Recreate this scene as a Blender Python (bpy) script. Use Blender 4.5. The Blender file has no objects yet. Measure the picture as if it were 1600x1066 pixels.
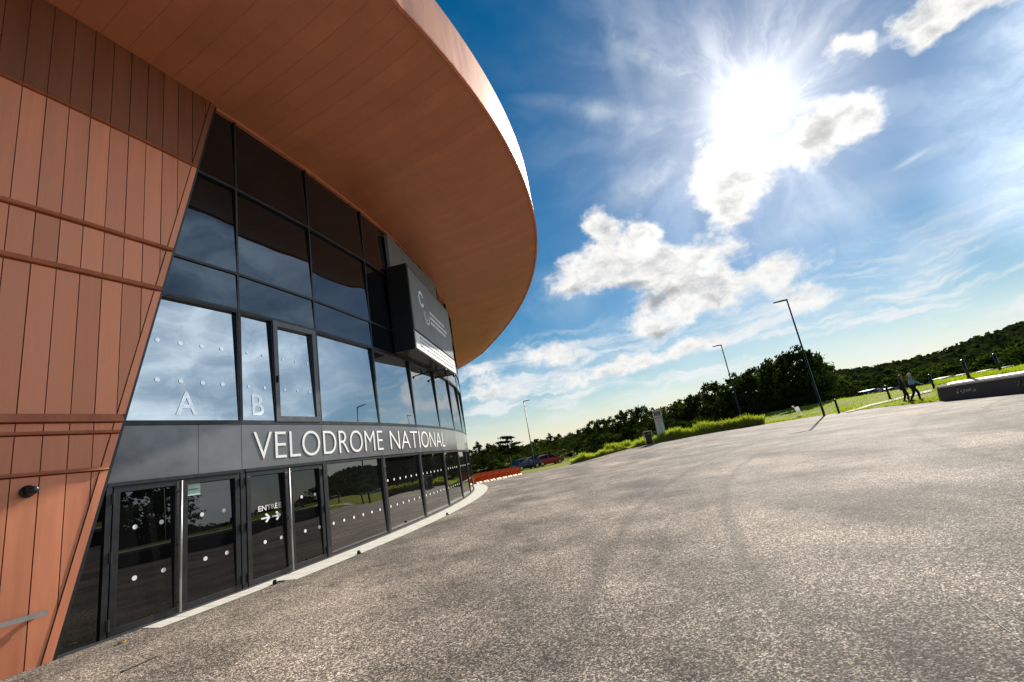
import bpy, bmesh, math, random
from mathutils import Vector, Matrix, Euler, noise as mnoise
R_ = math.radians
random.seed(7)
scene = bpy.context.scene
COL = scene.collection

# ------------------------------------------------------------------ camera
W, H, F = 1600.0, 1066.0, 711.0
EYE = Vector((0, 0, 1.5))
_p, _r = R_(13.68), R_(9.62)
_Fw = Vector((0, math.cos(_p), math.sin(_p))); _U = Vector((0, -math.sin(_p), math.cos(_p))); _Rt = Vector((1, 0, 0))
CR = math.cos(_r) * _Rt - math.sin(_r) * _U
CU = math.sin(_r) * _Rt + math.cos(_r) * _U
cam_data = bpy.data.cameras.new('camera'); cam = bpy.data.objects.new('camera', cam_data); COL.objects.link(cam)
cam_data.sensor_width = 36; cam_data.lens = 36 * F / W
cam_data.clip_start = 0.05; cam_data.clip_end = 9000
m = Matrix.Identity(4)
for i in range(3):
    m[i][0] = CR[i]; m[i][1] = CU[i]; m[i][2] = -_Fw[i]; m[i][3] = EYE[i]
cam.matrix_world = m
scene.camera = cam

def ray(x, y):
    return (_Fw * F + CR * (x - W / 2) - CU * (y - H / 2)).normalized()
def azel(az, el):
    a, e = R_(az), R_(el)
    return Vector((math.sin(a) * math.cos(e), math.cos(a) * math.cos(e), math.sin(e)))
def pol(az, d):
    return math.sin(R_(az)) * d, math.cos(R_(az)) * d

# ------------------------------------------------------------------ helpers
def tag(o, label=None, cat=None, group=None, kind=None):
    if label: o['label'] = label
    if cat: o['category'] = cat
    if group: o['group'] = group
    if kind: o['kind'] = kind
    return o
def empty(name, loc=(0, 0, 0), rz=0):
    o = bpy.data.objects.new(name, None); COL.objects.link(o); o.location = loc; o.rotation_euler = (0, 0, rz)
    o.empty_display_size = .2
    return o
def link(name, me, parent=None):
    o = bpy.data.objects.new(name, me); COL.objects.link(o)
    if parent is not None: o.parent = parent
    return o
def copy_tree(o, parent=None):
    c = o.copy(); COL.objects.link(c); c.parent = parent
    for ch in list(o.children): copy_tree(ch, c)
    return c

class MB:
    def __init__(s): s.v = []; s.f = []; s.mi = []
    def face(s, pts, mi=0):
        b = len(s.v); s.v.extend([tuple(p) for p in pts]); s.f.append(tuple(range(b, b + len(pts)))); s.mi.append(mi)
    def box8(s, p, mi=0):      # p[0..3] bottom ring, p[4..7] top ring
        b = len(s.v); s.v.extend([tuple(q) for q in p])
        for q in ((0, 3, 2, 1), (4, 5, 6, 7), (0, 1, 5, 4), (1, 2, 6, 5), (2, 3, 7, 6), (3, 0, 4, 7)):
            s.f.append(tuple(b + i for i in q)); s.mi.append(mi)
    def box(s, x0, x1, y0, y1, z0, z1, mi=0):
        s.box8([(x0, y0, z0), (x1, y0, z0), (x1, y1, z0), (x0, y1, z0), (x0, y0, z1), (x1, y0, z1), (x1, y1, z1), (x0, y1, z1)], mi)
    def tube(s, pts, rad, n=8, mi=0, cap=True):
        pts = [Vector(p) for p in pts]
        if not isinstance(rad, (list, tuple)): rad = [rad] * len(pts)
        b = len(s.v)
        for i, p in enumerate(pts):
            t = (pts[min(i + 1, len(pts) - 1)] - pts[max(i - 1, 0)]).normalized()
            a = t.cross(Vector((0, 0, 1)))
            if a.length < 1e-3: a = t.cross(Vector((1, 0, 0)))
            a.normalize(); c = t.cross(a)
            for k in range(n):
                th = 2 * math.pi * k / n
                s.v.append(tuple(p + (a * math.cos(th) + c * math.sin(th)) * rad[i]))
        for i in range(len(pts) - 1):
            for k in range(n):
                s.f.append((b + i * n + k, b + i * n + (k + 1) % n, b + (i + 1) * n + (k + 1) % n, b + (i + 1) * n + k)); s.mi.append(mi)
        if cap:
            s.f.append(tuple(b + k for k in range(n))); s.mi.append(mi)
            e = b + (len(pts) - 1) * n
            s.f.append(tuple(e + n - 1 - k for k in range(n))); s.mi.append(mi)
    def ball(s, c, rx, ry, rz, nu=10, nv=7, mi=0):
        b = len(s.v); c = Vector(c)
        for j in range(nv + 1):
            ph = math.pi * j / nv
            for i in range(nu):
                th = 2 * math.pi * i / nu
                s.v.append((c.x + rx * math.sin(ph) * math.cos(th), c.y + ry * math.sin(ph) * math.sin(th), c.z + rz * math.cos(ph)))
        for j in range(nv):
            for i in range(nu):
                s.f.append((b + j * nu + i, b + (j + 1) * nu + i, b + (j + 1) * nu + (i + 1) % nu, b + j * nu + (i + 1) % nu)); s.mi.append(mi)
    def mesh(s, name, mats, smooth=False):
        me = bpy.data.meshes.new(name); me.from_pydata(s.v, [], s.f)
        if not isinstance(mats, (list, tuple)): mats = [mats]
        for mt in mats: me.materials.append(mt)
        if len(mats) > 1: me.polygons.foreach_set('material_index', s.mi)
        if smooth: me.polygons.foreach_set('use_smooth', [True] * len(me.polygons))
        me.update(); return me
    def build(s, name, mats, parent=None, smooth=False, bevel=0, weld=False, fixn=True):
        me = s.mesh(name, mats, smooth)
        if weld or fixn:
            bm = bmesh.new(); bm.from_mesh(me)
            if weld: bmesh.ops.remove_doubles(bm, verts=bm.verts, dist=1e-4)
            if fixn: bmesh.ops.recalc_face_normals(bm, faces=bm.faces)
            bm.to_mesh(me); bm.free()
        o = link(name, me, parent)
        if bevel:
            md = o.modifiers.new('bevel', 'BEVEL'); md.width = bevel; md.segments = 2; md.limit_method = 'ANGLE'
        return o

# ------------------------------------------------------------------ materials
def nodes_of(name):
    mt = bpy.data.materials.new(name); mt.use_nodes = True
    nt = mt.node_tree; return mt, nt, nt.nodes['Principled BSDF']
def N(nt, typ, **kw):
    n = nt.nodes.new(typ)
    for k, v in kw.items():
        if k.startswith('i_'):
            key = k[2:]; key = int(key) if key.isdigit() else key.replace('_', ' ')
            n.inputs[key].default_value = v
        else: setattr(n, k, v)
    return n
def ramp(nt, fac, stops, interp='LINEAR'):
    r = nt.nodes.new('ShaderNodeValToRGB'); r.color_ramp.interpolation = interp
    els = r.color_ramp.elements
    while len(els) < len(stops): els.new(.5)
    for e, (p, c) in zip(els, stops):
        e.position = p; e.color = (c[0], c[1], c[2], 1) if isinstance(c, (tuple, list)) else (c, c, c, 1)
    nt.links.new(fac, r.inputs[0]); return r.outputs[0]
def mixc(nt, fac, a, b, mode='MIX'):
    n = nt.nodes.new('ShaderNodeMix'); n.data_type = 'RGBA'; n.blend_type = mode; n.clamp_factor = True
    for sock, val in ((n.inputs[0], fac), (n.inputs[6], a), (n.inputs[7], b)):
        if hasattr(val, 'is_linked'): nt.links.new(val, sock)
        elif isinstance(val, (tuple, list)): sock.default_value = (*val[:3], 1)
        else: sock.default_value = val
    return n.outputs[2]
def math_(nt, op, a, b=None, c=None, clamp=False):
    n = nt.nodes.new('ShaderNodeMath'); n.operation = op; n.use_clamp = clamp
    for i, v in enumerate((a, b, c)):
        if v is None: continue
        if hasattr(v, 'is_linked'): nt.links.new(v, n.inputs[i])
        else: n.inputs[i].default_value = v
    return n.outputs[0]
def objco(nt): return nt.nodes.new('ShaderNodeTexCoord').outputs['Object']
def noise(nt, co, scale, detail=4, rough=.55, dist=0):
    n = N(nt, 'ShaderNodeTexNoise', i_Scale=scale, i_Detail=detail, i_Roughness=rough, i_Distortion=dist)
    if co is not None: nt.links.new(co, n.inputs['Vector'])
    return n
def scaled(nt, co, sx, sy, sz):
    mp = N(nt, 'ShaderNodeMapping'); mp.inputs['Scale'].default_value = (sx, sy, sz); nt.links.new(co, mp.inputs['Vector']); return mp.outputs[0]

def simple(name, col, rough=.5, metal=0., var=.15, nscale=6, bump=0., bscale=60, ior=1.5, spec=.5):
    mt, nt, b = nodes_of(name)
    co = objco(nt); n = noise(nt, co, nscale, 5)
    c = ramp(nt, n.outputs['Fac'], [(.3, tuple(x * (1 - var) for x in col)), (.7, tuple(min(1, x * (1 + var)) for x in col))])
    nt.links.new(c, b.inputs['Base Color'])
    rr = ramp(nt, noise(nt, co, nscale * 2.3, 4).outputs['Fac'], [(.3, max(0, rough - .08)), (.7, min(1, rough + .08))])
    nt.links.new(rr, b.inputs['Roughness'])
    b.inputs['Metallic'].default_value = metal; b.inputs['IOR'].default_value = ior; b.inputs['Specular IOR Level'].default_value = spec
    if bump:
        bp = N(nt, 'ShaderNodeBump', i_Strength=bump, i_Distance=.02)
        nt.links.new(noise(nt, co, bscale, 3).outputs['Fac'], bp.inputs['Height']); nt.links.new(bp.outputs[0], b.inputs['Normal'])
    return mt

def copper(name, col, rough=.42, metal=.35, streak=(3, 3, .25), isl=(.86, 1.12)):
    mt, nt, b = nodes_of(name)
    co = objco(nt)
    n1 = noise(nt, scaled(nt, co, *streak), 1.6, 6, .6)
    n2 = noise(nt, co, .45, 3)
    c1 = ramp(nt, n1.outputs['Fac'], [(.32, tuple(x * .84 for x in col)), (.7, tuple(x * 1.12 for x in col))])
    c = mixc(nt, math_(nt, 'MULTIPLY', n2.outputs['Fac'], .35), c1, (col[0] * .8, col[1] * .72, col[2] * .75))
    # each board a slightly different tone
    gi = nt.nodes.new('ShaderNodeNewGeometry')
    c = mixc(nt, 1, c, ramp(nt, gi.outputs['Random Per Island'], [(0, isl[0]), (1, isl[1])]), 'MULTIPLY')
    nt.links.new(c, b.inputs['Base Color'])
    rr = ramp(nt, n1.outputs['Fac'], [(.3, rough - .06), (.7, rough + .1)]); nt.links.new(rr, b.inputs['Roughness'])
    b.inputs['Metallic'].default_value = metal
    bp = N(nt, 'ShaderNodeBump', i_Strength=.22, i_Distance=.02)
    nt.links.new(noise(nt, scaled(nt, co, 1, 1, .35), 3.0, 2).outputs['Fac'], bp.inputs['Height']); nt.links.new(bp.outputs[0], b.inputs['Normal'])
    return mt

def glass(name, ior, base=(.006, .008, .010), tint=(.86, .95, 1.0), wav=.020):
    mt, nt, b = nodes_of(name)
    co = objco(nt)
    n = noise(nt, co, .7, 1)
    c = ramp(nt, n.outputs['Fac'], [(.35, tuple(x * .7 for x in base)), (.65, tuple(x * 1.3 for x in base))])
    nt.links.new(c, b.inputs['Base Color'])
    b.inputs['Roughness'].default_value = .0
    b.inputs['IOR'].default_value = ior
    b.inputs['Specular Tint'].default_value = (*tint, 1)
    bp = N(nt, 'ShaderNodeBump', i_Strength=wav, i_Distance=1.0)
    nt.links.new(noise(nt, co, .55, 1).outputs['Fac'], bp.inputs['Height']); nt.links.new(bp.outputs[0], b.inputs['Normal'])
    return mt

def leafmat(name, c0, c1, trans=.35, tint=None):
    mt = bpy.data.materials.new(name); mt.use_nodes = True; nt = mt.node_tree; nt.nodes.clear()
    out = nt.nodes.new('ShaderNodeOutputMaterial')
    g = nt.nodes.new('ShaderNodeNewGeometry')
    c = ramp(nt, g.outputs['Random Per Island'], [(0, c0), (1, c1)])
    d = nt.nodes.new('ShaderNodeBsdfDiffuse'); t = nt.nodes.new('ShaderNodeBsdfTranslucent')
    nt.links.new(c, d.inputs[0])
    tc = mixc(nt, 1.0, c, tint or (1.0, 1.15, .45), 'MULTIPLY'); nt.links.new(tc, t.inputs[0])
    mx = nt.nodes.new('ShaderNodeMixShader'); mx.inputs[0].default_value = trans
    nt.links.new(d.outputs[0], mx.inputs[1]); nt.links.new(t.outputs[0], mx.inputs[2]); nt.links.new(mx.outputs[0], out.inputs[0])
    return mt

M = {}
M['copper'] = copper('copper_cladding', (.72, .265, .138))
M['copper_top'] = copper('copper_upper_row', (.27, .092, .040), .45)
M['copper_dark'] = copper('copper_joint', (.32, .12, .068), .6)
M['soffit_joint'] = copper('soffit_joint', (.46, .160, .072), .42)
M['soffit'] = copper('copper_soffit', (.58, .205, .095), .42, .12, (.6, .6, .6), (.95, 1.05))
M['fascia'] = copper('copper_fascia', (.62, .29, .20), .58, .12, (1, 1, .3))
M['drum'] = copper('copper_drum', (.48, .20, .12), .5)
M['roof'] = simple('roof_membrane', (.35, .33, .31), .7)
M['glass_win'] = glass('window_glass', 5.2)
M['glass_sp'] = glass('spandrel_glass', 1.9, (.005, .006, .008), (.45, .62, .80))
M['glass_door'] = glass('door_glass', 1.62, (.006, .006, .006), (1, 1, 1), .008)
M['glass_low'] = glass('shopfront_glass', 2.3, (.008, .008, .008), (1, .98, .95), .010)
M['alu'] = simple('dark_aluminium', (.017, .018, .020), .38, .2, .2, 4)
M['alu_grey'] = simple('grey_aluminium', (.10, .10, .105), .35, .4, .15, 4)
M['band'] = simple('grey_band_panel', (.16, .165, .175), .14, 0, .08, 2, spec=.6)
M['steel'] = simple('brushed_steel', (.42, .41, .39), .45, 1, .08, 12)
M['white'] = simple('white_film', (.92, .92, .91), .5, 0, .03)
M['film'] = simple('silver_white_film', (.93, .94, .95), .38, .7, .02)
M['black'] = simple('black_plastic', (.012, .012, .013), .35, 0, .2)
M['panelgrey'] = simple('sign_panel_grey', (.17, .175, .175), .5, 0., .06, 1)
M['paper'] = simple('notice_paper', (.62, .78, .68), .6, 0, .05)
M['green'] = simple('notice_green', (.05, .35, .17), .6)
M['red'] = simple('red_paint', (.42, .028, .030), .32, 0, .12)

M['cream'] = simple('barrier_foot', (.78, .62, .36), .6, 0, .1)
M['concrete'] = simple('pale_concrete', (.64, .62, .57), .75, 0, .14, 5, .25, 60)
M['coping'] = simple('white_coping', (.58, .56, .50), .6, 0, .06, 4, .1, 40)
M['darkwall'] = simple('dark_wall_cladding', (.022, .018, .018), .55, 0, .35, 8)
M['bark'] = simple('bark', (.06, .045, .032), .9, 0, .35, 8, .5, 30)
M['skin'] = simple('skin', (.42, .24, .17), .5, 0, .05)
M['cloth_dark'] = simple('dark_coat', (.014, .014, .016), .85, 0, .3, 20)
M['cloth_blue'] = simple('blue_shirt', (.26, .40, .66), .8, 0, .12, 20)
M['hair_white'] = simple('white_hair', (.62, .58, .50), .7)
M['hair_red'] = simple('auburn_hair', (.10, .035, .022), .6)
M['shoe'] = simple('dark_shoes', (.02, .018, .016), .6)
M['tyre'] = simple('tyre_rubber', (.015, .015, .015), .8)
M['chrome'] = simple('wheel_rim', (.5, .5, .5), .3, 1)
M['carglass'] = glass('car_glass', 1.6, (.008, .009, .010), (1, 1, 1), 0)
M['lens'] = simple('lamp_lens', (.7, .7, .68), .2)
M['yellow'] = simple('yellow_leaf', (.55, .42, .04), .6)
M['leaf_dark'] = leafmat('leaf_dark', (.016, .026, .009), (.055, .075, .022), .30)
M['leaf_mid'] = leafmat('leaf_mid', (.03, .046, .014), (.085, .11, .03), .4)
M['leaf_light'] = leafmat('leaf_light', (.045, .07, .018), (.11, .13, .03), .4)
M['leaf_hill'] = leafmat('leaf_hill', (.020, .028, .013), (.060, .070, .030), .2)
M['blade'] = leafmat('grass_blade', (.42, .46, .08), (.66, .66, .18), .6)
M['lawnblade'] = leafmat('lawn_blade', (.26, .32, .03), (.46, .48, .06), .55)
M['orange'] = leafmat('barrier_plastic', (.36, .055, .025), (.46, .085, .03), .35, (1, 1, 1))
M['banner'] = leafmat('white_banner', (.80, .80, .80), (.86, .86, .86), .6, (1, 1, 1))
M['pine'] = leafmat('pine_needles', (.010, .018, .008), (.03, .045, .016), .12)

def asphalt():
    mt, nt, b = nodes_of('exposed_aggregate')
    co = objco(nt)
    v = N(nt, 'ShaderNodeTexVoronoi', i_Scale=92.0, i_Randomness=1.0); nt.links.new(co, v.inputs['Vector'])
    sep = nt.nodes.new('ShaderNodeSeparateColor'); nt.links.new(v.outputs['Color'], sep.inputs[0])
    stone = ramp(nt, sep.outputs[0], [(0, (.012, .011, .011)), (.40, (.036, .032, .030)), (.60, (.14, .117, .099)), (.82, (.36, .312, .268)), (1, (.70, .63, .555))])
    v2 = N(nt, 'ShaderNodeTexVoronoi', i_Scale=150.0); nt.links.new(co, v2.inputs['Vector'])
    sep2 = nt.nodes.new('ShaderNodeSeparateColor'); nt.links.new(v2.outputs['Color'], sep2.inputs[0])
    fine = ramp(nt, sep2.outputs[0], [(0, (.025, .022, .020)), (.6, (.12, .10, .085)), (1, (.42, .36, .30))])
    c = mixc(nt, .32, stone, fine)
    big = noise(nt, co, .55, 5, .6); big2 = noise(nt, scaled(nt, co, .35, .12, 1), 1.0, 4, .6)
    tone = ramp(nt, big.outputs['Fac'], [(.3, .66), (.7, 2.15)])
    c = mixc(nt, 1, c, tone, 'MULTIPLY')
    tone2 = ramp(nt, big2.outputs['Fac'], [(.35, (.68, .68, .69)), (.65, (1.24, 1.21, 1.17))])
    c = mixc(nt, 1, c, tone2, 'MULTIPLY')
    # small stains
    v3 = N(nt, 'ShaderNodeTexVoronoi', i_Scale=30.0); nt.links.new(co, v3.inputs['Vector'])
    sep3 = nt.nodes.new('ShaderNodeSeparateColor'); nt.links.new(v3.outputs['Color'], sep3.inputs[0])
    c = mixc(nt, 1, c, ramp(nt, sep3.outputs[0], [(0, .80), (.5, .98), (1, 1.24)]), 'MULTIPLY')
    st = noise(nt, co, 2.3, 3, .5)
    c = mixc(nt, 1, c, ramp(nt, st.outputs['Fac'], [(.28, .6), (.42, 1.0)]), 'MULTIPLY')
    # worn tyre tracks: two pairs of wide arcs, broken up
    sp_ = nt.nodes.new('ShaderNodeVectorMath'); sp_.operation = 'DISTANCE'; nt.links.new(co, sp_.inputs[0]); sp_.inputs[1].default_value = (34, -4, 0)
    brk = noise(nt, co, 1.1, 4, .6).outputs['Fac']
    for Rr in (27.6, 29.2, 33.4, 35.0):
        dd = math_(nt, 'ABSOLUTE', math_(nt, 'SUBTRACT', math_(nt, 'ADD', sp_.outputs['Value'], math_(nt, 'MULTIPLY', brk, .25)), Rr))
        band = math_(nt, 'MULTIPLY', math_(nt, 'SUBTRACT', 1.0, math_(nt, 'DIVIDE', dd, .16), clamp=True), math_(nt, 'MULTIPLY', brk, .75))
        c = mixc(nt, band, c, (.045, .042, .040))
    nt.links.new(c, b.inputs['Base Color'])
    b.inputs['Roughness'].default_value = .80; b.inputs['Specular IOR Level'].default_value = .17
    bp = N(nt, 'ShaderNodeBump', i_Strength=.55, i_Distance=.006)
    nt.links.new(v.outputs['Distance'], bp.inputs['Height']); bp.invert = True
    nt.links.new(bp.outputs[0], b.inputs['Normal'])
    return mt
M['asphalt'] = asphalt()
def grassmat():
    mt, nt, b = nodes_of('lawn_ground')
    co = objco(nt)
    n = noise(nt, co, .25, 6, .65); n2 = noise(nt, co, 5, 4)
    c = ramp(nt, n.outputs['Fac'], [(.3, (.12, .15, .02)), (.5, (.22, .25, .03)), (.72, (.32, .30, .06))])
    c = mixc(nt, 1, c, ramp(nt, n2.outputs['Fac'], [(.3, .6), (.7, 1.3)]), 'MULTIPLY')
    nt.links.new(c, b.inputs['Base Color']); b.inputs['Roughness'].default_value = .9; b.inputs['Specular IOR Level'].default_value = .1
    bp = N(nt, 'ShaderNodeBump', i_Strength=.8, i_Distance=.08); nt.links.new(n2.outputs['Fac'], bp.inputs['Height']); nt.links.new(bp.outputs[0], b.inputs['Normal'])
    return mt
M['grass'] = grassmat()
M['path'] = simple('pale_path', (.50, .46, .36), .85, 0, .1, 3)

# ------------------------------------------------------------------ terrain
def sst(x, a, b):
    t = max(0., min(1., (x - a) / (b - a))); return t * t * (3 - 2 * t)
def softp(x, k): return k * math.log1p(math.exp(min(40, x / k)))
def zplaza(x, y):
    up = .0235 * softp(x - 2.0, 1.6); up = .75 * math.tanh(up / .75)
    dn = .036 * softp(y - 30, 2.5) * (1 - sst(x, 2.5, 12)); dn = 1.9 * math.tanh(dn / 1.9)
    return up - dn
EDGE = [(-180, 45), (-150, 45), (-60, 45), (-12, 45), (-7, 44), (-2, 46), (3, 46), (6, 47), (9.5, 47.5), (16, 45.5), (22, 46.5), (27, 44.5), (31, 43), (34.4, 41.5), (38, 37.5), (40.9, 34.2), (46.3, 29.9), (55, 25.5), (65, 23.6), (80, 23), (100, 26), (130, 36), (150, 45), (180, 45)]
def redge(az):
    for (a, r), (b, q) in zip(EDGE, EDGE[1:]):
        if a <= az <= b: return r + (q - r) * (az - a) / (b - a)
    return 45
def zground(x, y):
    az = math.degrees(math.atan2(x, y)); r = math.hypot(x, y); e = redge(az)
    z = zplaza(x, y)
    if r <= e: return z
    ze = zplaza(math.sin(R_(az)) * e, math.cos(R_(az)) * e)
    k = sst(az, 20, 30) * (1 - sst(az, 120, 140))
    wall = sst(az, 40.95, 41.25) * (1 - sst(az, 94.8, 95.1))
    z = ze + (z - ze) * sst(e + 60 - r, 0, 60)
    bump = k * (.86 * sst(r - e, 0, 20))
    z += bump * (1 - wall) + wall * (.76 + .16 * sst(r - e, .26, 2.2) + .08 * sst(r - e, 2.8, 14)) * sst(r - e, .05, .25) + .03 * sst(r - e, 0, .3)
    z -= 1.28 * k * sst(r - e, 16, 25)
    return z
def at(px, py, zoff=0.):
    d = ray(px, py); p = EYE.copy(); t = 2.
    while t < 400:
        q = EYE + d * t
        if q.z <= zground(q.x, q.y) + zoff: return q
        t += .05 if t < 80 else .3
    return EYE + d * 400

def polar_sheet(name, mat, azs, rs_of, zf, kind='structure'):
    v = [(0, 0, zf(0, 0))]; f = []
    n = len(azs); L = None
    for a in azs:
        rs = rs_of(a); L = len(rs)
        for r in rs:
            x, y = pol(a, r); v.append((x, y, zf(x, y)))
    for i in range(n):
        j = (i + 1) % n
        f.append((0, 1 + j * L, 1 + i * L))
        for k in range(L - 1):
            f.append((1 + i * L + k, 1 + j * L + k, 1 + j * L + k + 1, 1 + i * L + k + 1))
    me = bpy.data.meshes.new(name); me.from_pydata(v, [], f); me.materials.append(mat)
    me.polygons.foreach_set('use_smooth', [True] * len(f)); me.update()
    bm = bmesh.new(); bm.from_mesh(me); bmesh.ops.recalc_face_normals(bm, faces=bm.faces)
    up = sum(1 if q.normal.z > 0 else -1 for q in bm.faces)
    if up < 0: bmesh.ops.reverse_faces(bm, faces=bm.faces)
    bm.to_mesh(me); bm.free()
    o = link(name, me); o['kind'] = kind; return o
azs = []
a = -180.
while a < 180:
    azs.append(a); a += .5 if -12 <= a < 100 else 3.
for extra in (40.95, 41.05, 41.15, 41.25, 94.8, 94.9, 95.1): azs.append(extra)
azs = sorted(set(azs))
polar_sheet('plaza', M['asphalt'], azs, lambda a: [redge(a) * t for t in (.03, .06, .1, .15, .2, .27, .35, .43, .5, .57, .64, .71, .78, .85, .92, 1.)], zplaza)
def grs(a):
    e = redge(a)
    return [e - 1.5, e - .5, e + .02, e + .06, e + .15, e + .3, e + .8, e + 1.6, e + 3, e + 5, e + 7.5, e + 10, e + 13, e + 16, e + 20, e + 26, e + 34, e + 45, e + 60, 140, 200, 300, 500, 900, 1800, 4000]
polar_sheet('ground', M['grass'], azs, grs, lambda x, y: zground(x, y) - (.05 if math.hypot(x, y) <= redge(math.degrees(math.atan2(x, y))) + .01 else 0))

# ------------------------------------------------------------------ velodrome building
BC = Vector((-40.75, 20.95, 0)); BR = 37.68
def cyl(s, z, d=0.):
    a = s / BR
    return Vector((BC.x + (BR + d) * math.cos(a), BC.y + (BR + d) * math.sin(a), z))
NODES = [-15.65, -12.82, -10.78, -8.40, -6.02, -3.55, -1.1, 1.35, 3.8, 6.25, 8.7, 11.15, 13.6]
def wp(s, z, d=0.):
    i = 0
    while i < len(NODES) - 2 and s > NODES[i + 1]: i += 1
    a, b = cyl(NODES[i], 0), cyl(NODES[i + 1], 0)
    t = (s - NODES[i]) / (NODES[i + 1] - NODES[i]); p = a.lerp(b, t)
    tn = (b - a).normalized(); nrm = Vector((tn.y, -tn.x, 0))
    q = p + nrm * d; q.z = z; return q
def wbox(mb, s0, s1, z0, z1, d0, d1, f=wp, mi=0):
    mb.box8([f(s0, z0, d0), f(s1, z0, d0), f(s1, z0, d1), f(s0, z0, d1), f(s0, z1, d0), f(s1, z1, d0), f(s1, z1, d1), f(s0, z1, d1)], mi)
def wquad(mb, s0, s1, z0, z1, d, f=wp):
    mb.face([f(s0, z0, d), f(s1, z0, d), f(s1, z1, d), f(s0, z1, d)])
bld = tag(empty('velodrome_building', (BC.x, BC.y, 0)), 'large round copper-clad hall with dark glass front, overhanging curved roof and white lettering', 'building')
INV = Matrix.Translation((-BC.x, -BC.y, 0))
def bpart(mb, name, mat, parent=None, **kw):
    if parent is None or parent is bld:
        mb.v = [(p[0] - BC.x, p[1] - BC.y, p[2]) for p in mb.v]
    else:
        mb.v = [(p[0] - BC.x, p[1] - BC.y, p[2]) for p in mb.v]
    return mb.build(name, mat, parent or bld, **kw)

ZD, ZB, ZH, Z2, Z25, Z3, ZS = 2.02, 2.86, 5.08, 5.86, 6.62, 7.80, 9.50
def sedge(z): return -15.355 + .2155 * z
# --- copper boards on the near wall, row by row, clipped by the slanting edge
def clip(poly, fn):
    out = []
    for i, p in enumerate(poly):
        q = poly[(i + 1) % len(poly)]; a, b = fn(p), fn(q)
        if a >= 0: out.append(p)
        if (a >= 0) != (b >= 0):
            t = a / (a - b); out.append((p[0] + (q[0] - p[0]) * t, p[1] + (q[1] - p[1]) * t))
    return out
rows = [(0.0, 2.19), (2.25, 2.70), (2.76, 2.86), (2.99, 5.05), (5.15, 5.84), (5.93, 7.78), (7.84, 9.62)]
drips = [(2.19, 2.25, .05, .02), (2.70, 2.76, .05, .02), (2.86, 2.99, .075, .02), (5.05, 5.15, .06, .02), (5.84, 5.93, .06, .02), (7.78, 7.84, .06, .02)]
S_LEFT = -30.0; PITCH = .262; D0 = .06
wall = MB(); topw = MB(); joint = MB(); trim = MB(); trimt = MB(); ledge = MB()
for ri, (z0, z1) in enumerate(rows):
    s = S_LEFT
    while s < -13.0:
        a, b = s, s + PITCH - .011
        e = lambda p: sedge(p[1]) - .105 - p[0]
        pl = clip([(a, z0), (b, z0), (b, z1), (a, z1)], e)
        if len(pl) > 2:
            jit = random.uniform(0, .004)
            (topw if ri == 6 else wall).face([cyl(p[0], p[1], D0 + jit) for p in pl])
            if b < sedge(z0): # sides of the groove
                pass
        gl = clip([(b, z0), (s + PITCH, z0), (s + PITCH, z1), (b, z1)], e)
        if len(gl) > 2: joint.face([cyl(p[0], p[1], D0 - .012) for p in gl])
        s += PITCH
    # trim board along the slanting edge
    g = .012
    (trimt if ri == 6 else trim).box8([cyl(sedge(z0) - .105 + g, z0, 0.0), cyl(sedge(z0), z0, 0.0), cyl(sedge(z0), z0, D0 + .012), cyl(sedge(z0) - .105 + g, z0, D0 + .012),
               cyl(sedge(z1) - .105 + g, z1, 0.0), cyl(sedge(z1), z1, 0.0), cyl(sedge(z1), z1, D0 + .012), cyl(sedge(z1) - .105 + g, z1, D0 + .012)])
for (z0, z1, dd, lean) in drips:
    ledge = MB()
    # sloping drip flashing: deepest at its lower lip, open shadow gap below it
    s = S_LEFT
    while s < sedge(z0) - .01:
        t = min(s + 1.05, sedge(z0) - .004)
        zl = z0 + .018
        ledge.box8([cyl(s, zl, 0), cyl(t, zl, 0), cyl(t, zl, D0 + dd), cyl(s, zl, D0 + dd), cyl(s, z1, 0), cyl(t, z1, 0), cyl(t, z1, D0 + .012), cyl(s, z1, D0 + .012)])
        joint.face([cyl(s, z0 - .002, D0 - .03), cyl(t, z0 - .002, D0 - .03), cyl(t, zl + .002, D0 - .03), cyl(s, zl + .002, D0 - .03)])
        s = t
    bpart(ledge, 'drip_ledge', M['copper'], weld=True)
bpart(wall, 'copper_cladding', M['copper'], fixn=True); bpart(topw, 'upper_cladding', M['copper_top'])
bpart(joint, 'cladding_joints', M['copper_dark'])
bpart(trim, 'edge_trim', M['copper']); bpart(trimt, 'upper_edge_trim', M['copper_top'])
# black reveal along the slanting edge
rv = MB()
rv.box8([cyl(sedge(0), 0, -.02), cyl(sedge(0) + .05, 0, -.02), cyl(sedge(0) + .05, 0, .052), cyl(sedge(0), 0, .052),
         cyl(sedge(ZS), ZS, -.02), cyl(sedge(ZS) + .05, ZS, -.02), cyl(sedge(ZS) + .05, ZS, .052), cyl(sedge(ZS), ZS, .052)])
bpart(rv, 'edge_reveal', M['black'])

# --- the rest of the drum, roof, soffit, fascia
def offs(deg):
    a = R_(max(-19., min(26., deg)))
    o = 17.072 * a ** 3 - 5.3232 * a ** 2 - 1.7985 * a + 4.8974
    if deg < -19: o -= .055 * min(10, -19 - deg) - .0027 * min(10, -19 - deg) ** 2
    return o
ZR, ZF = 10.5, 12.0
NS = 720
drum = MB()
for k in range(NS):
    s0 = -math.pi * BR + 2 * math.pi * BR * k / NS; s1 = -math.pi * BR + 2 * math.pi * BR * (k + 1) / NS
    if s1 <= S_LEFT + .3 or s0 >= 13.5: drum.face([cyl(s0, -2.5, .02), cyl(s1, -2.5, .02), cyl(s1, 9.7, .02), cyl(s0, 9.7, .02)])
bpart(drum, 'drum_wall', M['drum'], weld=True, smooth=True)
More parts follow.
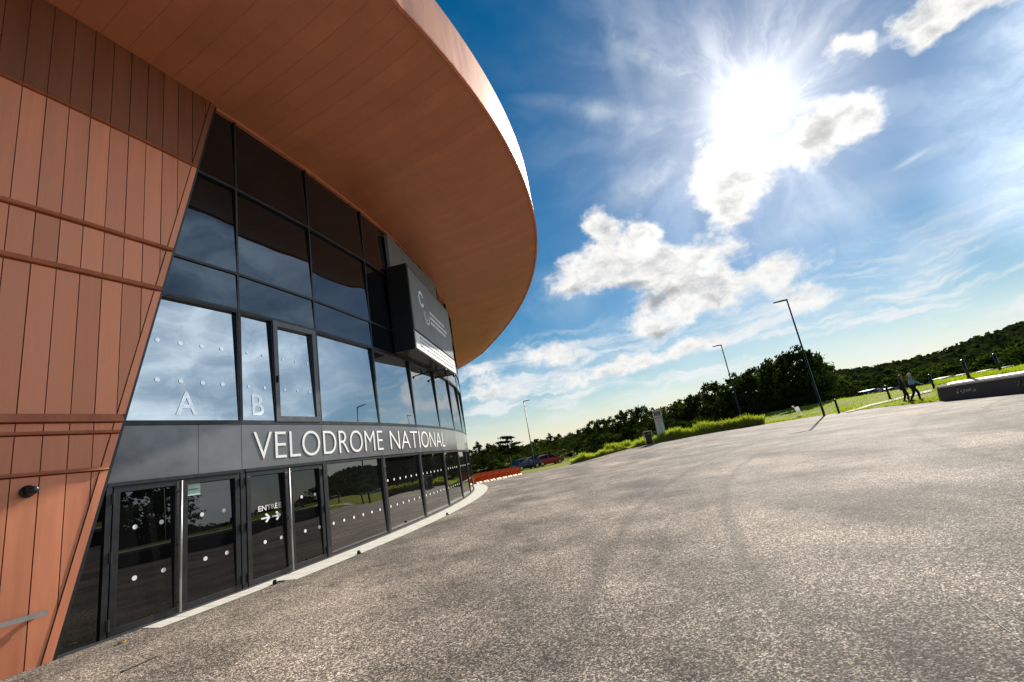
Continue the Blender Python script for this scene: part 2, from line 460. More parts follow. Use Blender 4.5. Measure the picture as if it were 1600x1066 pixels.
# soffit boards laid radially, each with a fine open joint
sof = MB(); sofj = MB()
prof = [0., .15, .3, .45, .58, .7, .8, .88, .94, .98, 1.]
def sofz(t): return ZS + (ZR - ZS) * (.72 * t + .28 * t ** 5)
NB = 620
for k in range(NB):
    d0 = -180 + 360 * k / NB; d1 = -180 + 360 * (k + 1) / NB; fine = -50 < d0 < 45
    for (e0, e1, mbx, lift) in ((d0, d1 - .014, sof, 0.), (d1 - .014, d1, sofj, .002)):
        o0, o1 = offs(e0) + .14, offs(e1) + .14
        row = []
        for t in (prof if fine else prof[::2]):
            A = R_(e0); Bq = R_(e1)
            r0 = BR - .14 + o0 * t; r1 = BR - .14 + o1 * t
            row.append((Vector((BC.x + r0 * math.cos(A), BC.y + r0 * math.sin(A), sofz(t) + lift)), Vector((BC.x + r1 * math.cos(Bq), BC.y + r1 * math.sin(Bq), sofz(t) + lift))))
        b = len(mbx.v)
        for p, q in row: mbx.v.append(tuple(p)); mbx.v.append(tuple(q))
        for i in range(len(row) - 1):
            mbx.f.append((b + 2 * i, b + 2 * i + 2, b + 2 * i + 3, b + 2 * i + 1)); mbx.mi.append(0)
bpart(sof, 'soffit', M['soffit'], smooth=True, fixn=False)
bpart(sofj, 'soffit_joints', M['soffit_joint'], smooth=True, fixn=False)
fas = MB(); nf = 720
for k in range(nf):
    e0 = -180 + 360 * k / nf; e1 = -180 + 360 * (k + 1) / nf
    def P(e, z, dd): 
        r = BR + offs(e) + dd; return Vector((BC.x + r * math.cos(R_(e)), BC.y + r * math.sin(R_(e)), z))
    fas.face([P(e0, ZR, 0), P(e1, ZR, 0), P(e1, ZF, .02), P(e0, ZF, .02)])
    fas.face([P(e0, ZF, .02), P(e1, ZF, .02), P(e1, ZF, -.6), P(e0, ZF, -.6)])
bpart(fas, 'fascia', M['fascia'], weld=True)
bpart_edge = MB()
for k in range(nf):
    e0 = -180 + 360 * k / nf; e1 = -180 + 360 * (k + 1) / nf
    bpart_edge.box8([P(e0, ZR - .05, -.05), P(e1, ZR - .05, -.05), P(e1, ZR - .05, .025), P(e0, ZR - .05, .025), P(e0, ZR + .02, -.05), P(e1, ZR + .02, -.05), P(e1, ZR + .02, .025), P(e0, ZR + .02, .025)])
bpart(bpart_edge, 'rim_trim', M['copper'], weld=False)
rf = MB()
for k in range(180):
    e0, e1 = -180 + 2 * k, -178 + 2 * k
    prev = None
    for t in (1., .8, .6, .4, .2, .0):
        z = ZF - .05 + 3.2 * (1 - t * t)
        a0 = Vector((BC.x + (BR + offs(e0) - .55) * t * math.cos(R_(e0)), BC.y + (BR + offs(e0) - .55) * t * math.sin(R_(e0)), z))
        a1 = Vector((BC.x + (BR + offs(e1) - .55) * t * math.cos(R_(e1)), BC.y + (BR + offs(e1) - .55) * t * math.sin(R_(e1)), z))
        if prev: rf.face([prev[0], prev[1], a1, a0] if t > 0 else [prev[0], prev[1], a0])
        prev = (a0, a1)
bpart(rf, 'roof', M['roof'], weld=True, smooth=True)

# --- glazed front (every pane leans back very slightly)
TILT = .031
TZ = [0.]
def clipped_panel(mb, s0, s1, z0, z1, d, th=.02, off=.02):
    """pane slab, its left side following the slanting edge if that lies inside it"""
    l0, l1 = max(s0, sedge(z0) + off), max(s0, sedge(z1) + off); e = d - TILT * (z1 - z0); TZ[0] = z0
    mb.box8([wp(l0, z0, d - th), wp(s1, z0, d - th), wp(s1, z0, d), wp(l0, z0, d), wp(l1, z1, e - th), wp(s1, z1, e - th), wp(s1, z1, e), wp(l1, z1, e)])
def frame_mesh(s0, s1, z0, z1, w, d0, d1, mb=None):
    mb = mb or MB()
    l0, l1 = max(s0, sedge(z0) + .02), max(s0, sedge(z1) + .02)
    sl = (l1 - l0) / (z1 - z0)
    L = lambda z: l0 + sl * (z - z0)
    def bar(a, b, za, zb):
        mb.box8([wp(a(za), za, d0), wp(b(za), za, d0), wp(b(za), za, d1), wp(a(za), za, d1), wp(a(zb), zb, d0), wp(b(zb), zb, d0), wp(b(zb), zb, d1), wp(a(zb), zb, d1)])
    R1 = lambda z: s1
    bar(L, R1, z0, z0 + w); bar(L, R1, z1 - w, z1)
    bar(L, lambda z: L(z) + w, z0 + w, z1 - w); bar(lambda z: s1 - w, R1, z0 + w, z1 - w)
    return mb
def dots(pts, d, parent, rad=.036, mat='white'):
    for s, z in pts:
        mb = MB(); dd = d + .009 - TILT * (z - TZ[0]); c = wp(s, z, dd); t = (wp(s + .01, z, dd) - wp(s - .01, z, dd)).normalized()
        mb.face([c + t * (rad * math.cos(2 * math.pi * k / 16)) + Vector((0, 0, 1)) * (rad * math.sin(2 * math.pi * k / 16)) for k in range(16)])
        bpart(mb, 'dot', M[mat], parent)
def text_mesh(txt, s0, s1, z0, z1, d, parent, name='lettering', mat=None, depth=.0, f=wp, off=0.):
    cu = bpy.data.curves.new('t', 'FONT'); cu.body = txt; cu.size = 1; cu.offset = off
    to = bpy.data.objects.new('t', cu); COL.objects.link(to)
    bpy.context.view_layer.update()
    me = bpy.data.meshes.new_from_object(to.evaluated_get(bpy.context.evaluated_depsgraph_get()))
    bpy.data.objects.remove(to); bpy.data.curves.remove(cu)
    bm = bmesh.new(); bm.from_mesh(me); bpy.data.meshes.remove(me)
    bmesh.ops.remove_doubles(bm, verts=bm.verts, dist=1e-5)
    xs = [v.co.x for v in bm.verts]; ys = [v.co.y for v in bm.verts]
    xa, xb, ya, yb = min(xs), max(xs), min(ys), max(ys)
    if depth:
        r = bmesh.ops.extrude_face_region(bm, geom=bm.faces[:])
        for v in r['geom']:
            if isinstance(v, bmesh.types.BMVert): v.co.z += 1
    bmesh.ops.recalc_face_normals(bm, faces=bm.faces)
    bm.verts.index_update(); X0 = {v.index: v.co.x for v in bm.verts}
    for v in bm.verts:
        s = s0 + (v.co.x - xa) / (xb - xa) * (s1 - s0); z = z0 + (v.co.y - ya) / (yb - ya) * (z1 - z0)
        q = f(s, z, (d if depth else d + .009 - TILT * (z - TZ[0])) + depth * v.co.z); v.co = (q.x - BC.x, q.y - BC.y, q.z)
    # one object per character
    seen = set(); isl = []
    for v0 in bm.verts:
        if v0.index in seen: continue
        st = [v0]; seen.add(v0.index); cur = []
        while st:
            v = st.pop(); cur.append(v)
            for e in v.link_edges:
                u = e.other_vert(v)
                if u.index not in seen: seen.add(u.index); st.append(u)
        isl.append(cur)
    merged = []
    for cur in sorted(isl, key=lambda c: min(X0[v.index] for v in c)):
        a0, b0 = min(X0[v.index] for v in cur), max(X0[v.index] for v in cur)
        if merged and a0 < merged[-1][1] - .02: merged[-1][2].extend(cur); merged[-1][1] = max(merged[-1][1], b0)
        else: merged.append([a0, b0, list(cur)])
    for a0, b0, cur in merged:
        ids = {v.index: k for k, v in enumerate(cur)}
        fs = [[ids[v.index] for v in f_.verts] for f_ in bm.faces if f_.verts[0].index in ids]
        me = bpy.data.meshes.new('letter'); me.from_pydata([tuple(v.co) for v in cur], [], fs); me.materials.append(mat or M['white']); me.update()
        link('letter', me, parent)
    bm.free()

for i in range(len(NODES) - 1):
    a, b = NODES[i] + .025, NODES[i + 1] - .025
    if i == 0: a = NODES[0]
    # upper window row
    if i == 1:
        parts = [(a, -12.03), (-12.03, b)]
    else: parts = [(a, b)]
    for pi, (x0, x1) in enumerate(parts):
        opening = (i == 1 and pi == 1)
        w = .11 if opening else .022
        if opening: x0 += .004
        win = bpart(frame_mesh(x0, x1, ZB + .03, ZH - .03, w, -.12, .035 if opening else .012), 'window', M['alu_grey'] if opening else M['alu'], bld)
        if opening: win['label'] = 'opening window with a thick grey frame'
        pm = MB(); clipped_panel(pm, NODES[0] if i == 0 else x0 + w - .005, x1 - w + .005, ZB + .025 + w, ZH - .025 - w, .005, off=.07)
        bpart(pm, 'pane', M['glass_win'], win)
        if i == 0:
            dots([(s, z) for s in (-14.23, -13.87, -13.505, -13.145) for z in (3.575, 4.25)], .004, win, .038, 'film')
            text_mesh('A', -13.955, -13.61, 3.0, 3.40, .004, win, mat=M['film'], off=.012)
        elif i == 1 and pi == 0:
            dots([(s, z) for s in (-12.615, -12.25) for z in (3.57, 4.25)], .004, win, .03, 'film'); text_mesh('B', -12.565, -12.30, 3.01, 3.42, .004, win, mat=M['film'], off=.012)
        elif opening:
            dots([(s, z) for s in (-11.75, -11.40, -11.05) for z in (3.57, 4.23)], .004, win, .026, 'film')
            hd = MB(); wbox(hd, -11.985, -11.955, 3.70, 3.84, .035, .075); bpart(hd, 'handle', M['black'], win)
    # three rows of spandrel glass
    for (z0, z1) in ((ZH + .03, Z2 - .025), (Z2 + .025, Z3 - .025), (Z3 + .025, ZS - .03)):
        pm = MB(); clipped_panel(pm, a if i else NODES[0], b, z0, z1, .012)
        bpart(pm, 'spandrel_panel', M['glass_sp'], bld)
    # lower shop windows beyond the doors
    if i >= 2:
        win = bpart(frame_mesh(a + .02, b - .02, .03, ZD - .02, .05, -.11, .02), 'window', M['alu'], bld)
        pm = MB(); clipped_panel(pm, a + .065, b - .065, .075, ZD - .065, .005); bpart(pm, 'pane', M['glass_low'], win)
        s = a + .20; pts = []
        while s < b - .15:
            pts.append((s, .66))
            if i >= 3: pts.append((s, 1.34))
            s += .366
        if i <= 7: dots(pts, .004, win, .034)
# mullions and transoms
for i, s in enumerate(NODES[1:], 1):
    mb = MB()
    z0 = 0. if i >= 2 else 0.
    wbox(mb, s - .019, s + .019, ZB + .03, ZS, -.09, .018)
    if i >= 1: wbox(mb, s - .045, s + .045, z0, ZD, -.05, .03)
    bpart(mb, 'mullion', M['alu'], bld)
def strip(name, mat, z0, z1, d0, d1, smin=None):
    mb = MB()
    for i in range(len(NODES) - 1):
        a, b = NODES[i], NODES[i + 1]
        if i == 0: a = sedge((z0 + z1) / 2) + .04
        wbox(mb, a, b, z0, z1, d0, d1)
    return bpart(mb, name, mat, bld)
strip('transom', M['alu'], ZB - .025, ZB + .03, -.10, .022)
for z in (ZH, Z2, Z3): strip('transom', M['alu'], z - .025, z + .025, -.10, .020)
strip('head_trim', M['copper'], ZS - .03, ZS + .03, -.05, .045)
strip('sill', M['alu_grey'], 0., .028, -.05, .05)
# grey name band
band = MB()
for i in range(len(NODES) - 1):
    a, b = NODES[i] + .004, NODES[i + 1] - .004
    if i == 0:
        for (x0, x1) in ((None, -13.60), (-13.592, b)):
            l0, l1 = (sedge(ZD) + .05, sedge(ZB) + .05) if x0 is None else (x0, x0)
            band.box8([wp(l0, ZD, -.03), wp(x1, ZD, -.03), wp(x1, ZD, .012), wp(l0, ZD, .012), wp(l1, ZB - .03, -.03), wp(x1, ZB - .03, -.03), wp(x1, ZB - .03, .012), wp(l1, ZB - .03, .012)])
    elif i == 1:
        wbox(band, a, b, ZD, ZB - .03, -.03, .014)
    else: wbox(band, a, b, ZD, ZB - .03, -.03, .014)
band_o = bpart(band, 'name_band', M['band'], bld)
text_mesh('VELODROME', -12.57, -8.34, 2.16, 2.69, .018, band_o, depth=.012, off=-.012)
text_mesh('NATIONAL', -7.92, -3.2, 2.16, 2.69, .018, band_o, depth=.012, off=-.012)

# --- doors
def make_door(s0, s1, handle_side, ndots, hinge_side):
    """one glazed leaf"""
    o = bpart(frame_mesh(s0, s1, .03, ZD - .06, .085, -.09, .03), 'door', M['alu'], bld, bevel=.004)
    pm = MB(); clipped_panel(pm, s0 + .08, s1 - .08, .11, ZD - .14, .012); bpart(pm, 'pane', M['glass_door'], o)
    hs = s1 - .03 if handle_side > 0 else s0 + .03
    hb = MB(); hb.tube([wp(hs, .04, .085), wp(hs, ZD - .08, .085)], .020, 12)
    for z in (.18, 1.0, 1.78): hb.tube([wp(hs, z, .028), wp(hs, z, .085)], .011, 8)
    if handle_side: bpart(hb, 'handle', M['steel'], o, smooth=True)
    for z in (.18, 1.02, 1.80):
        h = MB(); hx = s0 - .012 if hinge_side < 0 else s1 + .012
        h.tube([wp(hx, z - .07, .045), wp(hx, z + .07, .045)], .020, 10); bpart(h, 'hinge', M['black'], o)
    if ndots: dots(ndots, .004, o, .033)
    # push bar seen behind the glass
    return o
d1 = make_door(-14.78, -13.875, 1, [(-14.47, 1.365), (-14.12, 1.365), (-14.47, .675), (-14.09, .675)], -1)
d2 = make_door(-13.855, -12.885, 0, [(-13.51, 1.365), (-13.14, 1.365), (-13.47, .675), (-13.11, .675)], 1)
d3 = make_door(-12.75, -11.80, 1, [(-12.36, .675), (-11.99, .675)], -1)
d4 = make_door(-11.77, -10.86, 0, [(-11.42, 1.345), (-11.05, 1.345), (-11.39, .67), (-11.0, .67)], 1)
nt_ = MB(); wbox(nt_, -13.765, -13.535, 1.69, 1.90, -.045, -.032); no = bpart(nt_, 'notice', M['paper'], d2)
nl = MB(); wbox(nl, -13.73, -13.57, 1.775, 1.795, -.031, -.029); bpart(nl, 'print', M['green'], d2)
text_mesh('ENTRÉE', -12.47, -11.95, 1.225, 1.345, .004, d3, off=.012)
ar = MB()
for k, s0 in enumerate((-12.42, -12.18)):
    z = 1.09
    def q(s, zz): return wp(s, zz, .013 - TILT * (zz - .11))
    ar.face([q(s0, z - .014), q(s0 + .15, z - .014), q(s0 + .15, z + .014), q(s0, z + .014)])
    for sg in (1, -1):
        ar.face([q(s0 + .21, z), q(s0 + .12, z + sg * .085), q(s0 + .085, z + sg * .065), q(s0 + .155, z)])
bpart(ar, 'arrows', M['white'], d3)
# door frames: head and jambs
df = MB()
wbox(df, sedge(ZD) + .06, -12.87, ZD - .055, ZD - .003, -.05, .045)
wbox(df, -12.77, -10.83, ZD - .055, ZD - .003, -.05, .045)
bpart(df, 'door_frame', M['alu'], bld)
jb = MB(); wbox(jb, -14.87, -14.80, .0, ZD - .055, -.05, .04); bpart(jb, 'door_jamb', M['alu'], bld)
sp = MB()
sp.box8([wp(sedge(0) + .05, .03, -.03), wp(-14.875, .03, -.03), wp(-14.875, .03, .0), wp(sedge(0) + .05, .03, .0),
         wp(sedge(1.96) + .05, 1.96, -.03), wp(-14.875, 1.96, -.03), wp(-14.875, 1.96, .0), wp(sedge(1.96) + .05, 1.96, .0)])
bpart(sp, 'side_panel', M['glass_door'], bld)
# little wall light, and the steel rail on the copper
lt = MB(); c = cyl(-15.70, 2.02, D0)
lt.tube([cyl(-15.70, 2.02, D0 - .01), cyl(-15.70, 2.02, D0 + .03)], .075, 20)
lt.tube([cyl(-15.70, 2.02, D0 + .03), cyl(-15.70, 2.02, D0 + .17), cyl(-15.70, 2.02, D0 + .205), cyl(-15.70, 2.02, D0 + .22)], [.052, .052, .046, .028], 20)
bpart(lt, 'wall_light', M['black'], bld, smooth=True)
rl = MB(); 
s = -22.
while s < -15.46:
    t = min(s + .6, -15.455); wbox(rl, s, t, .545, .60, D0 + .055, D0 + .085, cyl); s = t
s = -21.8
while s < -15.5: wbox(rl, s, s + .04, .555, .59, D0 - .01, D0 + .055, cyl); s += 1.25
wbox(rl, -15.54, -15.50, .555, .59, D0 - .01, D0 + .055, cyl)
bpart(rl, 'bumper_rail', M['steel'], bld)

# --- projecting sign box under the roof
p1 = cyl(-7.1, 0, .74); p2 = cyl(-1.7, 0, .48)
sg_t = (p2 - p1).normalized(); sg_n = Vector((sg_t.y, -sg_t.x, 0)); SL = (p2 - p1).length
def sgp(u, z, d=0.):
    q = p1 + sg_t * u + sg_n * d; q.z = z; return q
box = MB(); box.box8([cyl(-7.1, 5.13, .03), cyl(-1.7, 5.13, .03), p2 + Vector((0, 0, 5.13)), p1 + Vector((0, 0, 5.13)), cyl(-7.1, 8.05, .03), cyl(-1.7, 8.05, .03), p2 + Vector((0, 0, 8.05)), p1 + Vector((0, 0, 8.05))])
sign = bpart(box, 'sign_box', M['black'], bld)
def sgbox(u0, u1, z0, z1, d0, d1, mb=None):
    mb = mb or MB(); wbox(mb, u0, u1, z0, z1, d0, d1, sgp); return mb
bpart(sgbox(.06, SL - .04, 5.80, 7.95, -.02, .03), 'sign_panel', M['panelgrey'], sign)
nk = MB(); wbox(nk, -6.95, -1.8, 8.06, 9.36, .03, .14); bpart(nk, 'upper_panel', M['panelgrey'], sign)
bpart(sgbox(.06, SL - .04, 5.17, 5.72, -.02, .03), 'lower_panel', M['white'], sign)
def arc(cu, cz, r, a0, a1, w, n=24):
    lg = MB()
    for k in range(n):
        t0 = R_(a0 + (a1 - a0) * k / n); t1 = R_(a0 + (a1 - a0) * (k + 1) / n)
        lg.face([sgp(cu + (r - w) * math.cos(t0), cz + (r - w) * math.sin(t0), .034), sgp(cu + r * math.cos(t0), cz + r * math.sin(t0), .034),
                 sgp(cu + r * math.cos(t1), cz + r * math.sin(t1), .034), sgp(cu + (r - w) * math.cos(t1), cz + (r - w) * math.sin(t1), .034)])
    bpart(lg, 'emblem_arc', M['white'], sign, weld=True)
arc(1.25, 7.18, .30, 25, 330, .11)
arc(1.75, 6.72, .34, 160, 380, .05)
arc(1.75, 6.72, .20, 150, 330, .04)
for j, (u0, u1) in enumerate(((2.2, 4.2), (2.2, 4.5), (2.2, 4.35))):
    lg = MB(); z = 6.92 - j * .2; u = u0; rnd = random.Random(j)
    while u < u1:
        w = rnd.uniform(.10, .22); lg.face([sgp(u, z, .034), sgp(u + w, z, .034), sgp(u + w, z + .10, .034), sgp(u, z + .10, .034)]); u += w + .05
    bpart(lg, 'emblem_line', M['white'], sign)
ln = MB()
for j in range(3):
    u = .5; rnd = random.Random(20 + j)
    while u < SL - .6:
        w = rnd.uniform(.08, .3); z = 5.58 - j * .14
        ln.face([sgp(u, z, .034), sgp(u + w, z, .034), sgp(u + w, z + .05, .034), sgp(u, z + .05, .034)]); u += w + .07
bpart(ln, 'small_print', M['alu_grey'], sign)
for u in (3.3, 4.7):
    bk = MB(); bk.tube([sgp(u, 5.13, -.25), sgp(u, 4.98, -.25)], .03); bk.tube([sgp(u, 5.0, -.55), sgp(u, 5.0, .12)], .025); bk.ball(sgp(u, 4.96, .08), .05, .05, .06)
    bpart(bk, 'floodlight', M['black'], sign)

# --- paving along the foot of the glass (ground)
mb = MB(); SS = [-15.2 + .4 * k for k in range(73)]
for a, b in zip(SS, SS[1:]):
    wd = .46 if a < -12.6 else .74
    zc = lambda s, d: zplaza(cyl(s, 0, d).x, cyl(s, 0, d).y) + .006
    if a < -14.6: continue
    mb.face([cyl(a + .004, zc(a, .05), .04), cyl(b - .004, zc(b, .05), .04), cyl(b - .004, zc(b, wd), wd), cyl(a + .004, zc(a, wd), wd)])
o = mb.build('paving_strip', M['concrete']); o['kind'] = 'structure'

for (x0, y0), (x1, y1) in (((-1.27, 4.55), (-.96, 5.2)), ((2.81, 3.69), (2.50, 2.90)), ((-1.9, 9.2), (-.2, 12.4))):
    n = Vector((y1 - y0, x0 - x1, 0)).normalized() * .004; mb = MB(); rnd = random.Random(4)
    for k in range(14):
        if k in (3, 8, 11): continue
        a = Vector((x0 + (x1 - x0) * k / 14, y0 + (y1 - y0) * k / 14, 0)); b = Vector((x0 + (x1 - x0) * (k + 1) / 14, y0 + (y1 - y0) * (k + 1) / 14, 0))
        mb.face([(q.x, q.y, zplaza(q.x, q.y) + .004) for q in (a - n, b - n, b + n, a + n)])
    mb.build('ground_scratch', simple('worn_chalk', (.36, .34, .31), .9))['kind'] = 'structure'

# ------------------------------------------------------------------ small things on the plaza
def at2(px, py): 
    q = at(px, py); return q
q = at(218, 1039)
mb = MB(); ca, sa = math.cos(R_(70)), math.sin(R_(70))
mb.box(-.17, .17, -.022, .022, -.01, .006, 0); mb.box(-.15, .15, -.008, .008, .0062, .0085, 1)
o = mb.build('floor_bar', [M['black'], M['steel']]); o.location = (q.x, q.y, zplaza(q.x, q.y)); o.rotation_euler = (0, 0, R_(72))
tag(o, 'short dark metal bar lying flat on the asphalt near the glass doors', 'metal bar')
def make_leaf(name, px, py, mat, label, cat, sc=1.):
    q = at(px, py); mb = MB()
    pts = []
    for k in range(14):
        t = 2 * math.pi * k / 14; rr = .05 * (1 + .35 * math.cos(5 * t)) * sc
        pts.append((rr * math.cos(t), rr * .7 * math.sin(t), .012 + .012 * math.sin(2 * t)))
    mb.face(pts); mb.tube([(-.05, 0, .01), (-.10 * sc, .01, .006)], .004, 5)
    o = mb.build(name, mat); o.location = (q.x, q.y, zplaza(q.x, q.y) + .004); o.rotation_euler = (0, 0, 1.); return tag(o, label, cat)
make_leaf('fallen_leaf', 190, 1006, M['yellow'], 'yellow fallen leaf on the ground at the corner of the black doors', 'leaf', .9)
for (px, py, lab) in ((430, 913, 'black rubber door stop on the pale paving before the second door pair'), (561, 866, 'small black stop on the paving before the first plain window'), (699, 805, 'small black stop on the paving near the far end of the glass')):
    q = at(px, py); mb = MB()
    mb.tube([(0, 0, 0), (0, 0, .05)], [.045, .035], 14); mb.ball((0, 0, .05), .034, .034, .018)
    if px == 430: mb.tube([(.03, .02, .02), (.14, .07, .012)], .012, 8)
    o = mb.build('door_stop', M['black'], smooth=True); o.location = (q.x, q.y, zplaza(q.x, q.y) + .006)
    tag(o, lab, 'door stop', 'door stops on the paving')

# ------------------------------------------------------------------ lamps
def make_lamp(loc, h, heading, label):
    r = tag(empty('lamp_post', loc, R_(-heading)), label, 'lamp post', 'lamp posts round the plaza')
    mb = MB(); mb.tube([(0, 0, 0), (0, 0, .9), (0, 0, .92), (0, 0, h)], [.085, .085, .07, .052], 12); mb.build('pole', M['alu'], r, smooth=True)
    mb = MB(); mb.tube([(0, 0, 0), (0, 0, .03)], .17, 12); mb.build('base_plate', M['alu'], r)
    mb = MB(); mb.box8([(-.06, -.08, h - .06), (.28, -.11, h - .02), (.28, .11, h - .02), (-.06, .08, h - .06), (-.06, -.08, h + .05), (.28, -.11, h + .06), (.28, .11, h + .06), (-.06, .08, h + .05)])
    mb.box8([(.28, -.13, h - .03), (.95, -.10, h + .0), (.95, .10, h + .0), (.28, .13, h - .03), (.28, -.13, h + .07), (.95, -.10, h + .06), (.95, .10, h + .06), (.28, .13, h + .07)])
    hd = mb.build('lamp_head', M['alu'], r)
    mb = MB(); mb.box8([(.34, -.09, h - .035), (.9, -.075, h - .01), (.9, .075, h - .01), (.34, .09, h - .035), (.34, -.09, h - .02), (.9, -.075, h + .005), (.9, .075, h + .005), (.34, .09, h - .02)]); mb.build('lens', M['lens'], hd)
    return r
def lamp_at(px, py, tx, ty, D, heading, label):
    """base seen at (px, py) at distance D, top at (tx, ty)"""
    d = ray(px, py); k = D / math.hypot(d.x, d.y); b = EYE + d * k
    t = ray(tx, ty); kt = D / math.hypot(t.x, t.y); top = EYE + t * kt
    z = zground(b.x, b.y)
    return make_lamp((b.x, b.y, z), top.z - z, heading, label)
lamp_at(1288, 649, 1228, 469, 41.2, -148, 'tallest dark lamp post, rising from the grass edge in front of the big dark trees')
lamp_at(1158, 650, 1128, 539, 58.0, -155, 'dark lamp post standing behind the long hedge, its arm pointing left over the trees')
lamp_at(835, 726, 819, 627, 63.0, 0, 'slim dark lamp post left of the red car near the end of the building')
x, y = pol(72, 48); make_lamp((x, y, zground(x, y)), 7.5, 60, 'lamp post on the lawn out of view, seen as a reflection in the name band')

# ------------------------------------------------------------------ trees
def crown_mesh(name, seed, mat, ex, nclump, nleaf, leaf, trunk_h, shape='round'):
    rnd = random.Random(seed); mb = MB()
    for c in range(nclump):
        while True:
            p = Vector((rnd.uniform(-1, 1), rnd.uniform(-1, 1), rnd.uniform(-1, 1)))
            if p.length < 1: break
        if shape == 'round': p = p.normalized() * (p.length ** .4)
        if shape == 'poplar': p = Vector((p.x * .9, p.y * .9, p.z))
        p.x *= 1 - .35 * max(0, p.z)
        p.y *= 1 - .35 * max(0, p.z)
        cc = Vector((p.x * ex[0], p.y * ex[1], trunk_h + ex[2] + p.z * ex[2]))
        cr = rnd.uniform(.16, .34) * min(ex[0], ex[2]) * (1.1 if p.z < .5 else .75)
        for l in range(nleaf):
            q = Vector((rnd.gauss(0, 1), rnd.gauss(0, 1), rnd.gauss(0, .75))) * (cr * .55) + cc
            n = Vector((rnd.gauss(0, 1), rnd.gauss(0, 1), rnd.gauss(0, 1))).normalized(); a = n.orthogonal().normalized(); b = n.cross(a)
            s = leaf * rnd.uniform(.6, 1.25); w = s * rnd.uniform(.5, .8)
            mb.face([q - a * s, q - b * w * .8 - a * s * .1, q + a * s, q + b * w * .8 + a * s * .15])
    return mb.mesh(name, mat)
def trunk_mesh(name, seed, h, top, spread, r0):
    rnd = random.Random(seed); mb = MB(); pts = []; p = Vector((0, 0, -.3))
    n = 6
    for i in range(n + 1):
        pts.append(p.copy()); p = p + Vector((rnd.uniform(-.08, .08), rnd.uniform(-.08, .08), 1)) * ((top * .85 + .3) / n)
    mb.tube(pts, [r0 * (1.25 if i == 0 else 1 - .75 * i / n) for i in range(n + 1)], 8)
    for k in range(9):
        i = rnd.randint(2, n - 1); s = pts[i]; a = rnd.uniform(0, 6.28); L = spread * rnd.uniform(.5, .9)
        m1 = s + Vector((math.cos(a) * L * .5, math.sin(a) * L * .5, L * .35)); e = s + Vector((math.cos(a) * L, math.sin(a) * L, L * .8))
        mb.tube([s, m1, e], [r0 * .35, r0 * .2, r0 * .06], 5)
    return mb.mesh(name, M['bark'], True)
VAR = []
for k, (mt, ex, th) in enumerate([(M['leaf_dark'], (.40, .40, .42), .12), (M['leaf_dark'], (.46, .44, .40), .10), (M['leaf_mid'], (.36, .38, .44), .10), (M['leaf_dark'], (.32, .34, .46), .06), (M['leaf_mid'], (.52, .5, .40), .08), (M['leaf_light'], (.40, .42, .42), .12)]):
    VAR.append((crown_mesh('crown', 30 + k, mt, ex, 46, 60, .032, th), trunk_mesh('trunk', 60 + k, th, .75, .35, .028)))
def tree(az, D, el_or_h, var, name, label, group, as_el=True, wide=1., zoff=0.):
    x, y = pol(az, D); z = zground(x, y) + zoff
    h = (EYE.z + D * math.tan(R_(el_or_h)) - z) if as_el else el_or_h
    r = tag(empty(name, (x, y, z), random.uniform(0, 6.28)), label, 'tree', group)
    cm, tm = VAR[var]
    w = h * wide
    for me, n in ((cm, 'crown'), (tm, 'trunk')):
        o = link(n, me, r); o.scale = (w, w, h * 1.03)
    return r
# dark trees beyond the plaza: azimuth, distance, skyline elevation, crown kind, width
TR = [(-7.6, 92, 1.5, 0, .9), (-6.3, 84, 1.9, 3, .75), (-4.9, 80, 1.75, 1, .9), (-3.9, 86, 1.45, 0, 1.1), (-1.6, 88, .9, 1, 1.2), (.2, 96, .95, 2, 1.2), (1.6, 105, 1.1, 5, 1.1), (2.6, 92, 1.5, 3, .7), (3.6, 110, 1.3, 2, 1.2), (5.2, 104, 1.45, 4, 1.1), (6.6, 98, 1.55, 0, 1.1),
      (7.9, 74, 2.35, 1, .9), (9.1, 70, 2.35, 0, .9), (10.3, 76, 2.2, 3, 1.), (11.5, 72, 2.75, 2, .9), (12.7, 74, 2.9, 1, 1.), (13.9, 70, 3.0, 0, 1.), (15.2, 78, 2.35, 3, 1.), (16.4, 82, 2.5, 1, 1.2), (17.6, 78, 2.85, 4, 1.1), (18.8, 84, 3.0, 0, 1.1), (20.0, 80, 3.3, 1, 1.1), (21.2, 82, 3.5, 4, 1.1), (22.3, 74, 4.3, 0, .9), (23.5, 80, 3.8, 1, 1.1),
      (24.7, 74, 4.4, 3, .95), (25.8, 72, 4.6, 0, .95), (26.9, 70, 5.0, 1, .95), (28.0, 70, 5.1, 4, .95), (29.1, 66, 5.6, 0, .9), (30.3, 64, 5.9, 1, .9), (31.4, 64, 5.8, 3, .9), (32.3, 66, 5.0, 0, .8), (33.2, 78, 3.6, 2, 1.1)]
SHADE = ['dark spreading tree', 'dark broad-crowned tree', 'mid-green tree', 'dark upright tree', 'wide mid-green tree', 'pale green bushy tree']
where = {-8: 'at the far end of the glass front', 0: 'beyond the barriers', 3: 'behind the red car', 8: 'at the left end of the hedge', 12: 'left of the pale totem', 15: 'behind the pale totem', 20: 'behind the hedge right of the totem', 24: 'below the middle lamp post', 29: 'left of the tallest lamp post', 31: 'right behind the tallest lamp post'}
def wh(az):
    k = max(q for q in where if q <= az); return where[k]
NUM = ['', 'second ', 'third ', 'fourth ', 'fifth ', 'sixth ', 'seventh ', 'eighth ']
cnt = {}
for az, D, el, v, wd in TR:
    key = (SHADE[v], wh(az)); i = cnt.get(key, 0); cnt[key] = i + 1
    lab = SHADE[v] + ' ' + wh(az) if i == 0 else NUM[i] + SHADE[v] + ' from the left ' + wh(az)
    tree(az, D, el, v, 'broadleaf_tree', lab, 'trees beyond the plaza', True, wd)
